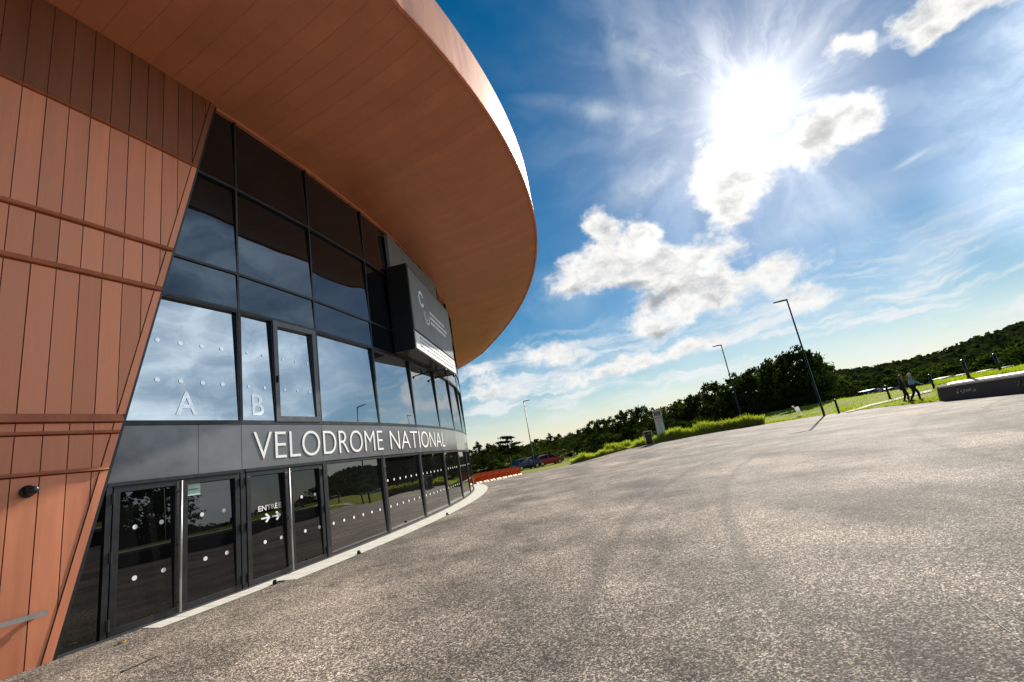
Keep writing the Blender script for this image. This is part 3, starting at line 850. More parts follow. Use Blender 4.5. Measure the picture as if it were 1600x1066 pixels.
# layered pine by the end of the building
def pine():
    az, D = -2.75, 74; x, y = pol(az, D); z = zground(x, y); h = EYE.z + D * math.tan(R_(2.15)) - z
    r = tag(empty('pine_tree', (x, y, z)), 'lone flat-layered pine standing clear against the sky left of the slim lamp post', 'tree')
    rnd = random.Random(5); mb = MB()
    pads = [(-.2, .1, .97, .9), (.6, -.2, .93, .7), (-.9, .2, .84, .9), (.1, 0, .82, .8), (1.3, .1, .74, .9), (-.4, .3, .70, .7), (-1.2, -.2, .62, .7), (.7, .2, .60, .8), (1.7, 0, .52, .7), (-.3, .0, .50, .6)]
    for (px, py, pz, pr) in pads:
        for k in range(330):
            q = Vector((px + rnd.gauss(0, .5) * pr, py + rnd.gauss(0, .5) * pr, pz * h + rnd.gauss(0, .09)))
            n = Vector((rnd.gauss(0, .6), rnd.gauss(0, .6), 1)).normalized(); a = n.orthogonal().normalized(); b = n.cross(a); s = rnd.uniform(.08, .2)
            mb.face([q - a * s, q - b * s * .5, q + a * s, q + b * s * .5])
    link('crown', mb.mesh('pine_crown', M['pine']), r)
    mb = MB(); mb.tube([(0.2, 0, -.3), (.1, 0, h * .4), (.15, 0, h * .7), (-.1, 0, h * .97)], [.16, .12, .08, .03], 8)
    for (px, py, pz, pr) in pads: mb.tube([(.1, 0, pz * h - .6), (px * .5, py * .5, pz * h - .2), (px, py, pz * h)], [.06, .045, .02], 5)
    mb.build('trunk', M['bark'], r, smooth=True)
pine()
# trees and bushes round the right-hand side (behind the lawn and in the glass)
k = 0
SIDE = [(49.5, 62, 3.1, 1), (51.5, 60, 1.5, 0), (54, 76, 1.3, 2), (57.5, 78, 1.0, 1), (61, 80, 1.2, 4), (64, 75, 2.6, 0), (69, 80, 1.3, 1), (74, 66, 6.2, 3), (77.5, 64, 7.2, 0), (81.5, 64, 7.6, 1), (86, 62, 7.4, 4), (91, 60, 7.8, 0), (97, 60, 7.6, 1), (107, 64, 6.4, 0), (115, 62, 7, 3)]  # the tallest are out of view, heightened to darken what the doors reflect
for az, D, el, v in SIDE:
    lab = 'very dark tree cut by the right edge of the picture' if k == 0 else ('dark bushy tree at the right edge, just beside the darkest one' if k == 1 else None)
    t = tree(az, D, el, v, 'broadleaf_tree', lab or SHADE[v] + ' beyond the right edge, mirrored in the glass', 'trees beyond the plaza' if k < 2 else 'mirrored trees', True, 1.1)
    if k >= 2: t['label'] = 'tree outside the view, seen only mirrored in the glass front'
    k += 1
# low bushes between car park and hill
rnd = random.Random(11)
BU = [(34.2, 70, 1.35), (35.3, 84, 1.5), (36.3, 82, 1.25), (37.4, 88, 1.6), (38.5, 84, 1.3), (39.4, 90, 1.7), (40.6, 86, 1.35), (41.8, 90, 1.75), (42.9, 84, 1.4), (44.0, 88, 1.9), (45.1, 84, 1.6), (46.2, 82, 2.1), (47.3, 78, 2.2), (48.4, 74, 2.5)]
BL = ['right of the big dark trees', 'behind the left bollards', 'beyond the lawn, left of the two people', 'just behind the lone bollard', 'above the two walking people', 'above the left end of the dark wall', 'behind the parked cars']
cb = {}
for az, D, el in BU:
    v = rnd.choice([2, 4, 5, 1, 2]); pos = 0 if az < 35 else 1 if az < 36.8 else 2 if az < 38 else 3 if az < 39 else 4 if az < 41 else 5 if az < 43.5 else 6
    i = cb.get(pos, 0); cb[pos] = i + 1
    tree(az, D, el, v, 'shrub_tree', (NUM[i] + 'small tree from the left ' if i else 'small rounded tree ') + BL[pos], 'small trees before the hill', True, 1.5, -.4)

# undergrowth closing the gaps below the trees
US = [(-7.2, 80), (-5.9, 78), (-4.5, 76), (-3.2, 79), (-1.9, 77), (-.6, 80), (.7, 84), (2.4, 82), (3.8, 84), (5.2, 80), (6.6, 76), (8.0, 68), (9.4, 66), (10.8, 68), (12.2, 66), (13.6, 64), (15.2, 68), (16.8, 70), (18.4, 70), (20.0, 70), (21.6, 70), (23.2, 68), (24.8, 66), (26.4, 64), (28.0, 63), (29.6, 61), (31.0, 60)]
UL = [(-8, 'behind the red barriers'), (-1, 'behind the parked red and blue cars'), (4.5, 'behind the left end of the tall grass'), (11.5, 'around the totem sign'), (16, 'right of the totem sign'), (23.9, 'left of the tallest lamp post')]
cu_ = {}
rnd = random.Random(21)
for az, D in US:
    pl = [t for a, t in UL if az >= a][-1]; i = cu_.get(pl, 0); cu_[pl] = i + 1
    tree(az, D, rnd.uniform(2.0, 2.9), rnd.choice([0, 1, 1, 4, 2]), 'shrub', (NUM[i] + 'low shrub from the left ' if i else 'low dark shrub at the left ') + pl, 'undergrowth below the trees', False, rnd.uniform(1.5, 2.1), -.55)

# far wooded hills: one terrain sheet and one mass of canopy
SKY = [(-60, 1.0), (-30, .8), (-10, .6), (0, .75), (3, 1.0), (6, 1.35), (10, 1.3), (16, 1.5), (24, 2.4), (30, 3.0), (33, 3.3), (36.5, 2.95), (40, 2.85), (42.5, 3.0), (44.5, 3.55), (46.5, 3.75), (48.5, 4.1), (50.5, 3.6), (53, 1.2), (58, .9), (66, .8), (74, 1.0), (84, 1.4), (95, 1.8), (120, 2.6), (150, 2), (180, 1.)]
def skyel(az):
    for (a, e), (b, g) in zip(SKY, SKY[1:]):
        if a <= az <= b: return e + (g - e) * (az - a) / (b - a)
    return .5
v = []; f = []; haz = [(-60 + i * 1.5) for i in range(int(240 / 1.5) + 1)]
hr = [(120, 0.), (160, .12), (210, .4), (270, .75), (330, 1.), (420, .9), (600, .4), (800, 0)]
def zhill(az, r):
    H0 = 330 * math.tan(R_(skyel(az))) - 5.5
    for (a, p), (b, q) in zip(hr, hr[1:]):
        if a <= r <= b: return max(-1., H0) * (p + (q - p) * (r - a) / (b - a)) - .5
    return 0
rr = [120, 140, 160, 185, 210, 240, 270, 300, 330, 370, 420, 500, 600, 800]
for az in haz:
    for r in rr:
        x, y = pol(az, r); v.append((x, y, zhill(az, r)))
L = len(rr)
for i in range(len(haz) - 1):
    for j in range(L - 1): f.append((i * L + j, i * L + j + 1, (i + 1) * L + j + 1, (i + 1) * L + j))
me = bpy.data.meshes.new('hills'); me.from_pydata(v, [], f); me.materials.append(M['grass']); me.polygons.foreach_set('use_smooth', [True] * len(f)); me.update()
bm = bmesh.new(); bm.from_mesh(me)
bmesh.ops.recalc_face_normals(bm, faces=bm.faces)
if sum(q.normal.z for q in bm.faces) < 0: bmesh.ops.reverse_faces(bm, faces=bm.faces)
bm.to_mesh(me); bm.free()
link('hills', me)['kind'] = 'structure'
mb = MB(); rnd = random.Random(3)
for c in range(2600):
    az = rnd.uniform(-14, 125) if c % 3 else rnd.uniform(30, 56); r = 135 + 230 * rnd.random() ** .8
    x, y = pol(az, r); z = zhill(az, r); s = rnd.uniform(3.2, 6.)
    for l in range(42):
        d = Vector((rnd.gauss(0, 1), rnd.gauss(0, 1), rnd.gauss(0, 1))).normalized()
        q = Vector((x, y, z + s * .35)) + Vector((d.x * s * .62, d.y * s * .62, d.z * s * .6)) * rnd.uniform(.75, 1.08)
        n = (d + Vector((rnd.gauss(0, .5), rnd.gauss(0, .5), rnd.gauss(0, .5)))).normalized(); a = n.orthogonal().normalized(); b = n.cross(a); w = s * rnd.uniform(.12, .26)
        mb.face([q - a * w, q - b * w * .8, q + a * w, q + b * w * .9])
link('far_woods', mb.mesh('far_woods', M['leaf_hill']))['kind'] = 'stuff'
tag(bpy.data.objects['far_woods'], 'wooded hillside closing the view below the pale horizon sky', 'woods')

# ------------------------------------------------------------------ grasses
def blades(name, mat, n, place, hmin, hmax, w, seed, label, cat):
    rnd = random.Random(seed); mb = MB()
    for k in range(n):
        x, y = place(rnd); z = zground(x, y) - .02; h = rnd.uniform(hmin, hmax) * max(.25, .75 + 1.1 * mnoise.noise((x * .55, y * .55, 0)) + .5 * mnoise.noise((x * 1.9, y * 1.9, 3))); a = rnd.uniform(0, 6.28); lean = rnd.uniform(.05, .5) * h
        dx, dy = math.cos(a), math.sin(a); bx, by = -dy * w * .5, dx * w * .5
        mb.face([(x - bx, y - by, z), (x + bx, y + by, z), (x + bx * .7 + dx * lean * .4, y + by * .7 + dy * lean * .4, z + h * .6), (x + dx * lean, y + dy * lean, z + h), (x - bx * .7 + dx * lean * .4, y - by * .7 + dy * lean * .4, z + h * .6)])
    o = link(name, mb.mesh(name, mat)); return tag(o, label, cat, None, 'stuff')
def hedge_place(r):
    while True:
        az = r.uniform(4.6, 26.5); e = redge(az); x, y = pol(az, e + r.uniform(.25, 2.4) + .0)
        return x, y
blades('tall_grass', M['blade'], 30000, hedge_place, .28, .85, .045, 1, 'long strip of bright tall grass along the far edge of the asphalt', 'tall grass')
def lawn_place(r):
    az = r.uniform(24, 60); e = redge(az); x, y = pol(az, e + (1.2 if az > 40.8 else .1) + 20 * r.random() ** 1.6); return x, y
blades('lawn_grass', M['lawnblade'], 30000, lawn_place, .05, .16, .05, 2, 'short sunlit lawn grass on the bank at the right', 'grass')
# path across the lawn
mb = MB(); PA = [at(1322, 645), at(1360, 634), at(1400, 625), at(1430, 617), at(1456, 611)]
for a, b in zip(PA, PA[1:]):
    n = Vector((a.x, a.y, 0)).normalized() * .8
    for (p0, p1) in ((0., .5), (.5, 1.)):
        c, d = a.lerp(b, p0), a.lerp(b, p1)
        quad = [c - n, d - n, d + n, c + n]; mb.face([(q.x, q.y, zground(q.x, q.y) + .05) for q in quad])
mb.build('path', M['path'])['kind'] = 'structure'

# ------------------------------------------------------------------ low dark wall with pale coping
r = tag(empty('planter_wall', (0, 0, 0)), 'long low dark wall with a white coping at the right edge, lawn behind it', 'wall')
wl = MB(); cp = MB(); pn = MB(); AZ = [41.15 + 1.0 * k for k in range(54)]
for a, b in zip(AZ, AZ[1:]):
    def PW(az, dr, z): 
        x, y = pol(az, redge(az) + dr); return Vector((x, y, z))
    def zt(az): x, y = pol(az, redge(az)); return zplaza(x, y) + .70
    def zb(az): x, y = pol(az, redge(az)); return zplaza(x, y) - .05
    wl.box8([PW(a, -.22, zb(a)), PW(b, -.22, zb(b)), PW(b, .2, zb(b)), PW(a, .2, zb(a)), PW(a, -.22, zt(a)), PW(b, -.22, zt(b)), PW(b, .2, zt(b)), PW(a, .2, zt(a))])
    cp.box8([PW(a, -.30, zt(a)), PW(b, -.30, zt(b)), PW(b, .26, zt(b)), PW(a, .26, zt(a)), PW(a, -.30, zt(a) + .09), PW(b, -.30, zt(b) + .09), PW(b, .26, zt(b) + .09), PW(a, .26, zt(a) + .09)])
tp = MB()
for a, b in zip(AZ, AZ[1:]):
    for k in range(3):
        d0, d1 = .27 + k * .3, .27 + (k + 1) * .3
        tp.face([(*q, zground(*q) + .04) for q in (PW(a, d0, 0)[:2], PW(b, d0, 0)[:2], PW(b, d1, 0)[:2], PW(a, d1, 0)[:2])])
tp.build('terrace_path', M['coping'])['kind'] = 'structure'
wl.build('wall', M['darkwall'], r); cp.build('coping', M['coping'], r)
rnd = random.Random(8)
for c0 in (42.35, 46.0):
    g = MB()
    for k in range(10):
        a = c0 + k * .125 + rnd.uniform(-.03, .03); w = rnd.uniform(.05, .12); z = zt(a) - .32 + rnd.uniform(-.10, .10); h = rnd.uniform(.05, .13)
        g.box8([PW(a, -.235, z), PW(a + w, -.235, z), PW(a + w, -.215, z), PW(a, -.215, z), PW(a, -.235, z + h), PW(a + w, -.235, z + h), PW(a + w, -.215, z + h), PW(a, -.215, z + h)])
    g.build('painted_mark', M['alu_grey' if c0 > 45 else 'coping'], r)

# ------------------------------------------------------------------ bollards
def make_bollard(q, label):
    r = tag(empty('bollard', (q.x, q.y, zground(q.x, q.y))), label, 'bollard', 'black bollards along the lawn path')
    mb = MB(); mb.tube([(0, 0, -.05), (0, 0, .92)], [.075, .075], 12); mb.build('post', M['black'], r, smooth=True)
    mb = MB(); mb.tube([(0, 0, .90), (0, 0, .93), (0, 0, 1.0), (0, 0, 1.03)], [.075, .10, .10, .05], 12); mb.build('cap', M['black'], r, smooth=True)
    mb = MB(); mb.tube([(0, 0, 0), (0, 0, .025)], .13, 12); mb.build('base_plate', M['black'], r)
for (px, py, lab) in ((1311, 645, 'black bollard just right of the tallest lamp post at the asphalt edge'), (1391, 623, 'lone black bollard on the lawn left of the two walking people'), (1460, 607, 'black bollard right of the two people, at the end of the dark wall'), (1515, 592, 'black bollard behind the white coping, middle of the dark wall'), (1564, 580, 'farthest right black bollard behind the white coping')):
    make_bollard(at(px, py), lab)

# ------------------------------------------------------------------ totem, bin, bench, board, barriers
q = at(1036, 688)
x, y = pol(15.72, 46.6); z = zground(x, y)
r = tag(empty('totem_sign', (x, y, z), R_(-16)), 'tall pale grey totem sign standing at the edge of the tall grass', 'sign')
mb = MB(); mb.box(-.40, .40, -.07, .07, .30, 2.95); mb.build('panel', M['coping'], r, bevel=.02)
mb = MB(); mb.box(-.44, .44, -.12, .12, -.05, .30); mb.build('foot', M['darkwall'], r, bevel=.01)
mb = MB(); mb.box(-.36, -.05, -.075, -.0705, 2.20, 2.26); mb.box(.02, .34, -.075, -.0705, 2.20, 2.26); mb.box(-.30, .30, -.074, -.0705, 2.45, 2.82); mb.build('header', M['panelgrey'], r)
mb = MB(); mb.face([(-.3, -.072, .45), (.1, -.072, .45), (-.1, -.072, 1.9), (-.34, -.072, 2.0)]); mb.face([(.14, -.072, .6), (.34, -.072, .45), (.34, -.072, 1.7), (.05, -.072, 1.9)]); mb.build('graphic', M['paper'], r)
x, y = pol(14.15, 45.2); z = zground(x, y)
r = tag(empty('waste_bin', (x, y, z), R_(-14)), 'pale framed litter bin left of the grey totem sign', 'bin')
mb = MB(); mb.box(-.28, .28, -.25, .25, .08, .95); mb.build('body', M['alu'], r, bevel=.02)
mb = MB(); mb.box(-.40, .40, -.34, .34, 1.18, 1.26); mb.build('lid', M['coping'], r, bevel=.02)
for (a, b) in ((-1, -1), (1, -1), (-1, 1), (1, 1)):
    mb = MB(); mb.box(a * .36 - .035, a * .36 + .035, b * .30 - .035, b * .30 + .035, -.05, 1.18); mb.build('leg', M['coping'], r)
p = at(1151, 664); x, y = p.x, p.y; z = zground(x, y)
r = tag(empty('low_bench', (x, y, z), R_(-24)), 'low dark bench with a pale slab seat at the right end of the tall grass', 'bench')
mb = MB(); mb.box(-1.35, 1.35, -.28, .28, .36, .47); mb.build('seat', M['concrete'], r, bevel=.015)
mb = MB(); mb.box(-1.25, 1.25, -.22, .22, -.05, .36); mb.build('plinth', M['darkwall'], r)
mb = MB(); mb.tube([(1.0, -.1, .47), (1.0, -.1, .62), (1.45, -.1, .62), (1.5, -.1, .40)], .03); mb.build('armrest', M['black'], r)
d = ray(1249, 647); k = 46 / math.hypot(d.x, d.y); x, y = d.x * k, d.y * k; z = zground(x, y)
r = tag(empty('display_stand', (x, y, z), R_(-30)), 'small bright white stand with spread legs on the grass left of the tallest lamp', 'stand')
mb = MB(); mb.box8([(-.16, -.10, .42), (.16, -.10, .42), (.16, .10, .42), (-.16, .10, .42), (-.24, -.06, .82), (.10, -.06, .90), (.10, .06, .90), (-.24, .06, .82)]); mb.build('panel', M['banner'], r, bevel=.02)
for sx in (-1, 1):
    mb = MB(); mb.box8([(sx * .20 - .05, -.05, -.03), (sx * .20 + .05, -.05, -.03), (sx * .20 + .05, .05, -.03), (sx * .20 - .05, .05, -.03), (sx * .10 - .06, -.05, .44), (sx * .10 + .06, -.05, .44), (sx * .10 + .06, .05, .44), (sx * .10 - .06, .05, .44)]); mb.build('leg', M['banner'], r)
mb = MB(); mb.ball((-.30, 0, .93), .10, .08, .08); mb.tube([(-.22, 0, .84), (-.29, 0, .92)], .04); mb.build('head', M['banner'], r, smooth=True)
# barriers
B0 = Vector((-4.2, 32.5, 0)); B1 = Vector((-1.2, 42.0, 0))
bproto = None; NBAR = 8
BLAB = ['nearest', 'second nearest', 'third nearest', 'fourth nearest', 'fifth', 'sixth', 'seventh', 'farthest']
for k in range(NBAR):
    c = B0.lerp(B1, (k + .5) / NBAR); ang = math.atan2(B1.y - B0.y, B1.x - B0.x)
    if bproto is None:
        bproto = empty('barrier')
        mb = MB()
        mb.box(-.58, .58, -.03, .03, .14, .22); mb.box(-.58, .58, -.03, .03, .86, .94); mb.box(-.58, -.52, -.03, .03, .22, .86); mb.box(.52, .58, -.03, .03, .22, .86)
        mb.box(-.52, .52, -.012, .012, .55, .86)
        for j in range(9): mb.box(-.47 + j * .11, -.42 + j * .11, -.015, .015, .22, .55)
        mb.build('panel', M['orange'], bproto)
        for sx in (-.45, .05):
            mb = MB(); mb.box8([(sx - .02, -.22, -.03), (sx + .34, -.22, -.03), (sx + .34, .22, -.03), (sx - .02, .22, -.03), (sx, -.12, .14), (sx + .30, -.12, .14), (sx + .30, .12, .14), (sx, .12, .14)]); mb.build('foot', M['cream'], bproto)
        o = bproto
    else: o = copy_tree(bproto)
    o.location = (c.x, c.y, zground(c.x, c.y)); o.rotation_euler = (0, 0, ang); o.scale = (1, 1, .72)
    tag(o, BLAB[k] + ' red plastic barrier with cream feet, counted from the glass front', 'barrier', 'row of red barriers by the building end')

# ------------------------------------------------------------------ cars
def car_parts(paint):
    L, Wd = 2.1, .86
    sec = [(-2.1, .35, .62, .70), (-2.05, .25, .86, .78), (-1.6, .22, .95, .84), (-.9, .2, .98, .86), (.9, .2, .96, .86), (1.5, .22, .88, .84), (1.95, .25, .78, .78), (2.1, .35, .60, .68)]
    mb = MB(); rings = []
    for x, z0, z1, w in sec:
        rings.append([(x, -w * .9, z0), (x, -w, (z0 + z1) / 2), (x, -w * .94, z1), (x, w * .94, z1), (x, w, (z0 + z1) / 2), (x, w * .9, z0)])
    for a, b in zip(rings, rings[1:]):
        for i in range(6): mb.face([a[i], a[(i + 1) % 6], b[(i + 1) % 6], b[i]])
    mb.face(rings[0]); mb.face(rings[-1][::-1])
    cab = [(-1.75, .93, .78, .93, .78), (-1.25, .93, .78, 1.40, .60), (-.3, .93, .80, 1.47, .62), (.35, .93, .80, 1.42, .60), (1.15, .92, .76, .93, .74)]
    roof = MB(); gl = MB()
    R2 = [[(x, -w0, z0), (x, -w1, z1), (x, w1, z1), (x, w0, z0)] for x, z0, w0, z1, w1 in cab]
    for a, b in zip(R2, R2[1:]):
        gl.face([a[0], a[1], b[1], b[0]]); gl.face([a[3], b[3], b[2], a[2]])
    gl.face([R2[0][1], R2[0][2], R2[1][2], R2[1][1]]); gl.face([R2[3][1], R2[3][2], R2[4][2], R2[4][1]])
    for a, b in zip(R2[1:3], R2[2:4]): roof.face([a[1], a[2], b[2], b[1]])
    for a, b in zip(R2[1:3], R2[2:4]):
        roof.face([(p[0], p[1], p[2] + .03) for p in (a[1], b[1], b[2], a[2])])
    for p0, p1 in (((.35, -.60, 1.42), (1.15, -.75, .93)), ((.35, .60, 1.42), (1.15, .75, .93)), ((-1.25, -.6, 1.40), (-1.75, -.78, .93)), ((-1.25, .6, 1.40), (-1.75, .78, .93)), ((-.3, -.63, 1.46), (-.2, -.81, .95)), ((-.3, .63, 1.46), (-.2, .81, .95))):
        roof.tube([p0, p1], .035, 6)
    return mb, roof, gl
def make_car(name, loc, rz, paint, label, group=None):
    r = tag(empty(name, loc, rz), label, 'car', group)
    b, rf_, gl = car_parts(paint)
    body = b.build('body', paint, r, weld=True); rf_.build('roof', paint, r); gl.build('windows', M['carglass'], r)
    for x in (-1.3, 1.3):
        for s in (-1, 1):
            w = MB(); w.tube([(x, s * .66, .32), (x, s * .88, .32)], .32, 18); wo = w.build('wheel', M['tyre'], r)
            w = MB(); w.tube([(x, s * .87, .32), (x, s * .90, .32)], .2, 14); w.build('rim', M['chrome'], wo)
    for s in (-1, 1):
        w = MB(); w.box(2.02, 2.10, s * .6 - .14, s * .6 + .14, .60, .72); w.build('headlight', M['lens'], r)
        w = MB(); w.box(-2.12, -2.04, s * .62 - .12, s * .62 + .12, .62, .76); w.build('tail_light', M['red'], r)
    return r
M['paint_blue'] = simple('dark_blue_paint', (.012, .02, .06), .25); M['paint_silver'] = simple('silver_paint', (.16, .165, .17), .3, .5)
M['paint_white'] = simple('white_paint', (.72, .72, .72), .3); M['paint_black'] = simple('black_paint', (.015, .015, .017), .25); M['paint_grey'] = simple('grey_paint', (.12, .12, .13), .3, .4)
def car_at(az, D, rz, paint, label, name='parked_car', group='cars parked beyond the plaza'):
    x, y = pol(az, D); make_car(name, (x, y, zground(x, y)), R_(rz), M[paint], label, group)
car_at(1.95, 66, 20, 'red', 'bright red car parked at the left end of the tall grass')
car_at(-.9, 64, 35, 'paint_blue', 'dark blue car left of the slim lamp post, beyond the barriers')
car_at(.25, 70, 10, 'paint_grey', 'grey car between the dark blue car and the red car')
for az, D, rz, pt, lab in ((36.6, 62, 12, 'paint_silver', 'pale car parked behind the lawn, left of the lone bollard'), (38.0, 63, 8, 'paint_black', 'black car parked just left of the two walking people'),
                      (42.2, 60, 5, 'paint_grey', 'dark grey car parked behind the bollard at the end of the wall'), (43.5, 60, 0, 'paint_black', 'black car parked behind the lawn, middle of the dark wall'),
                      (45.0, 60, -4, 'paint_silver', 'silver car parked behind the lawn near the farthest bollard'), (46.3, 60, -8, 'paint_black', 'black car parked left of the dark tree at the right edge')):
    car_at(az, D, rz, pt, lab)

# ------------------------------------------------------------------ people
def skinned(name, nodes, edges, mat, parent, root=0, sub=2):
    me = bpy.data.meshes.new(name); me.from_pydata([n[0] for n in nodes], edges, [])
    o = bpy.data.objects.new(name, me); COL.objects.link(o)
    md = o.modifiers.new('skin', 'SKIN'); md.use_smooth_shade = True
    for i, n in enumerate(nodes):
        sv = me.skin_vertices[0].data[i]; rr_ = n[1]; sv.radius = (rr_, rr_) if not isinstance(rr_, tuple) else rr_; sv.use_root = (i == root)
    s = o.modifiers.new('sub', 'SUBSURF'); s.levels = sub; s.render_levels = sub
    bpy.context.view_layer.update()
    m2 = bpy.data.meshes.new_from_object(o.evaluated_get(bpy.context.evaluated_depsgraph_get()))
    bpy.data.objects.remove(o); bpy.data.meshes.remove(me); m2.name = name
    m2.materials.clear(); m2.materials.append(mat)
    m2.polygons.foreach_set('use_smooth', [True] * len(m2.polygons))
    return link(name, m2, parent)
def person(loc, rz, label, top, legs, hair, stride, armR, coat=False, hair_long=False):
    """faces +x in its own frame"""
    r = tag(empty('person', loc, rz), label, 'person', 'two people walking on the lawn')
    st = stride
    hipz = .92
    J = {'pel': (0, 0, .95), 'chest': (.03, 0, 1.28), 'neck': (.05, 0, 1.47), 'chin': (.075, 0, 1.55), 'head': (.08, 0, 1.66), 'top': (.075, 0, 1.745),
         'hl': (0, .10, hipz), 'kl': (st * .42 + .05, .10, .50), 'al': (st * .45, .10, .09), 'tl': (st * .45 + .17, .11, .035),
         'hr': (0, -.10, hipz), 'kr': (-st * .25 + .06, -.10, .50), 'ar': (-st * .80, -.10, .13), 'tr': (-st * .80 + .15, -.11, .04),
         'sl': (.03, .19, 1.41), 'el': (-.08, .24, 1.13), 'wl': (.02, .23, .88), 'sr': (.03, -.19, 1.41), 'er': armR[0], 'wr': armR[1]}
    def nd(names, rad): return [(J[n], rad[n]) for n in names]
    rad = {'pel': (.15, .12), 'chest': (.165, .12), 'neck': .058, 'chin': .065, 'head': (.082, .098), 'top': .05, 'hl': .085, 'kl': .058, 'al': .042, 'tl': .035, 'hr': .085, 'kr': .058, 'ar': .042, 'tr': .035, 'sl': .058, 'el': .042, 'wl': .03, 'sr': .058, 'er': .042, 'wr': .03}
    names = list(J); idx = {n: i for i, n in enumerate(names)}
    E = [('pel', 'chest'), ('chest', 'neck'), ('neck', 'chin'), ('chin', 'head'), ('head', 'top'), ('pel', 'hl'), ('hl', 'kl'), ('kl', 'al'), ('al', 'tl'), ('pel', 'hr'), ('hr', 'kr'), ('kr', 'ar'), ('ar', 'tr'), ('chest', 'sl'), ('sl', 'el'), ('el', 'wl'), ('chest', 'sr'), ('sr', 'er'), ('er', 'wr')]
    nodes = nd(names, rad)
    # hands: palm, four fingers and thumb, grown from the wrists in the same skin
    for side, w, e in ((1, 'wl', 'el'), (-1, 'wr', 'er')):
        wv = Vector(J[w]); dv = (wv - Vector(J[e])).normalized(); sv = dv.cross(Vector((0, 1, 0)));
        sv = sv.normalized() if sv.length > .1 else Vector((1, 0, 0)); 
        base = len(nodes); nodes.append((tuple(wv + dv * .07), (.04, .02))); E.append((w, base))
        for k, ln in enumerate((.075, .085, .08, .06)):
            o_ = sv * (.03 - .02 * k); a_ = wv + dv * .11 + o_; b_ = a_ + dv * ln * .6 + Vector((.01, -.012 * side, 0)); c_ = b_ + dv * ln * .4 + Vector((.02, -.02 * side, 0))
            i0 = len(nodes); nodes += [(tuple(a_), .010), (tuple(b_), .009), (tuple(c_), .007)]; E += [(base, i0), (i0, i0 + 1), (i0 + 1, i0 + 2)]
        a_ = wv + dv * .05 + sv * .045; b_ = a_ + dv * .045 + sv * .02; i0 = len(nodes); nodes += [(tuple(a_), .012), (tuple(b_), .009)]; E += [(base, i0), (i0, i0 + 1)]
    edges = [(idx.get(a, a), idx.get(b, b)) for a, b in E]
    skinned('body', nodes, edges, M['skin'], r)
    hd = MB(); hd.ball((.178, 0, 1.635), .016, .014, .02); 
    for s in (-1, 1): hd.ball((.155, s * .034, 1.662), .014, .012, .010); hd.ball((.07, s * .088, 1.64), .02, .012, .032)
    hd.tube([(.158, -.022, 1.598), (.164, 0, 1.596), (.158, .022, 1.598)], .006, 6); hd.build('face_features', M['skin'], r, smooth=True)
    # top
    tn = ['pel', 'chest', 'neck', 'sl', 'el', 'sr', 'er', 'wl', 'wr']
    ti = {n: i for i, n in enumerate(tn)}
    tj = dict(J); tj['neck'] = (.045, 0, 1.455); tj['wl'] = tuple(Vector(J['el']).lerp(Vector(J['wl']), .9)); tj['wr'] = tuple(Vector(J['er']).lerp(Vector(J['wr']), .9)); tj['pel'] = (0, 0, .93 if not coat else .80)
    trd = {'pel': (.185, .15) if not coat else (.21, .18), 'chest': (.20, .145), 'neck': .075, 'sl': .078, 'el': .060, 'sr': .078, 'er': .060, 'wl': .046, 'wr': .046}
    skinned('coat' if coat else 'shirt', [(tj[n], trd[n]) for n in tn], [(ti[a], ti[b]) for a, b in (('pel', 'chest'), ('chest', 'neck'), ('chest', 'sl'), ('sl', 'el'), ('el', 'wl'), ('chest', 'sr'), ('sr', 'er'), ('er', 'wr'))], top, r)
    ln_ = ['pel', 'hl', 'kl', 'al', 'hr', 'kr', 'ar']; li = {n: i for i, n in enumerate(ln_)}
    lr = {'pel': (.165, .135), 'hl': .105, 'kl': .078, 'al': .062, 'hr': .105, 'kr': .078, 'ar': .062}
    lj = dict(J); lj['pel'] = (0, 0, .97)
    skinned('trousers', [(lj[n], lr[n]) for n in ln_], [(li[a], li[b]) for a, b in (('pel', 'hl'), ('hl', 'kl'), ('kl', 'al'), ('pel', 'hr'), ('hr', 'kr'), ('kr', 'ar'))], legs, r)
    for s, a, t in ((1, 'al', 'tl'), (-1, 'ar', 'tr')):
        sh = MB(); A = Vector(J[a]); T = Vector(J[t]); sh.tube([A + Vector((-.07, 0, -.03)), A + Vector((0, 0, -.02)), T, T + Vector((.07, 0, 0))], [.04, .055, .045, .025], 10); sh.build('shoe', M['shoe'], r, smooth=True)
    hr_ = MB(); hr_.ball((.062, 0, 1.69), .108, .098, .085, 14, 9); hr_.ball((.01, 0, 1.63), .085, .095, .10, 12, 8)
    if hair_long: hr_.ball((-.02, 0, 1.53), .07, .095, .13, 12, 8)
    hr_.build('hair', hair, r, smooth=True)
    return r
def foot(px, py, D):
    d = ray(px, py); k = D / math.hypot(d.x, d.y); x, y = d.x * k, d.y * k; return (x, y, zground(x, y))
person(foot(1430, 617, 38.5), R_(-40 + 0), 'person in a pale blue shirt and dark trousers with white hair, striding right', M['cloth_blue'], M['cloth_dark'], M['hair_white'], .34, ((.20, -.24, 1.18), (.42, -.22, 1.02)))
person(foot(1414, 616, 39.2), R_(-40), 'person in a long dark coat with auburn hair, left of the blue shirt', M['cloth_dark'], M['cloth_dark'], M['hair_red'], .18, ((-.02, -.25, 1.13), (.12, -.24, .92)), True, True)

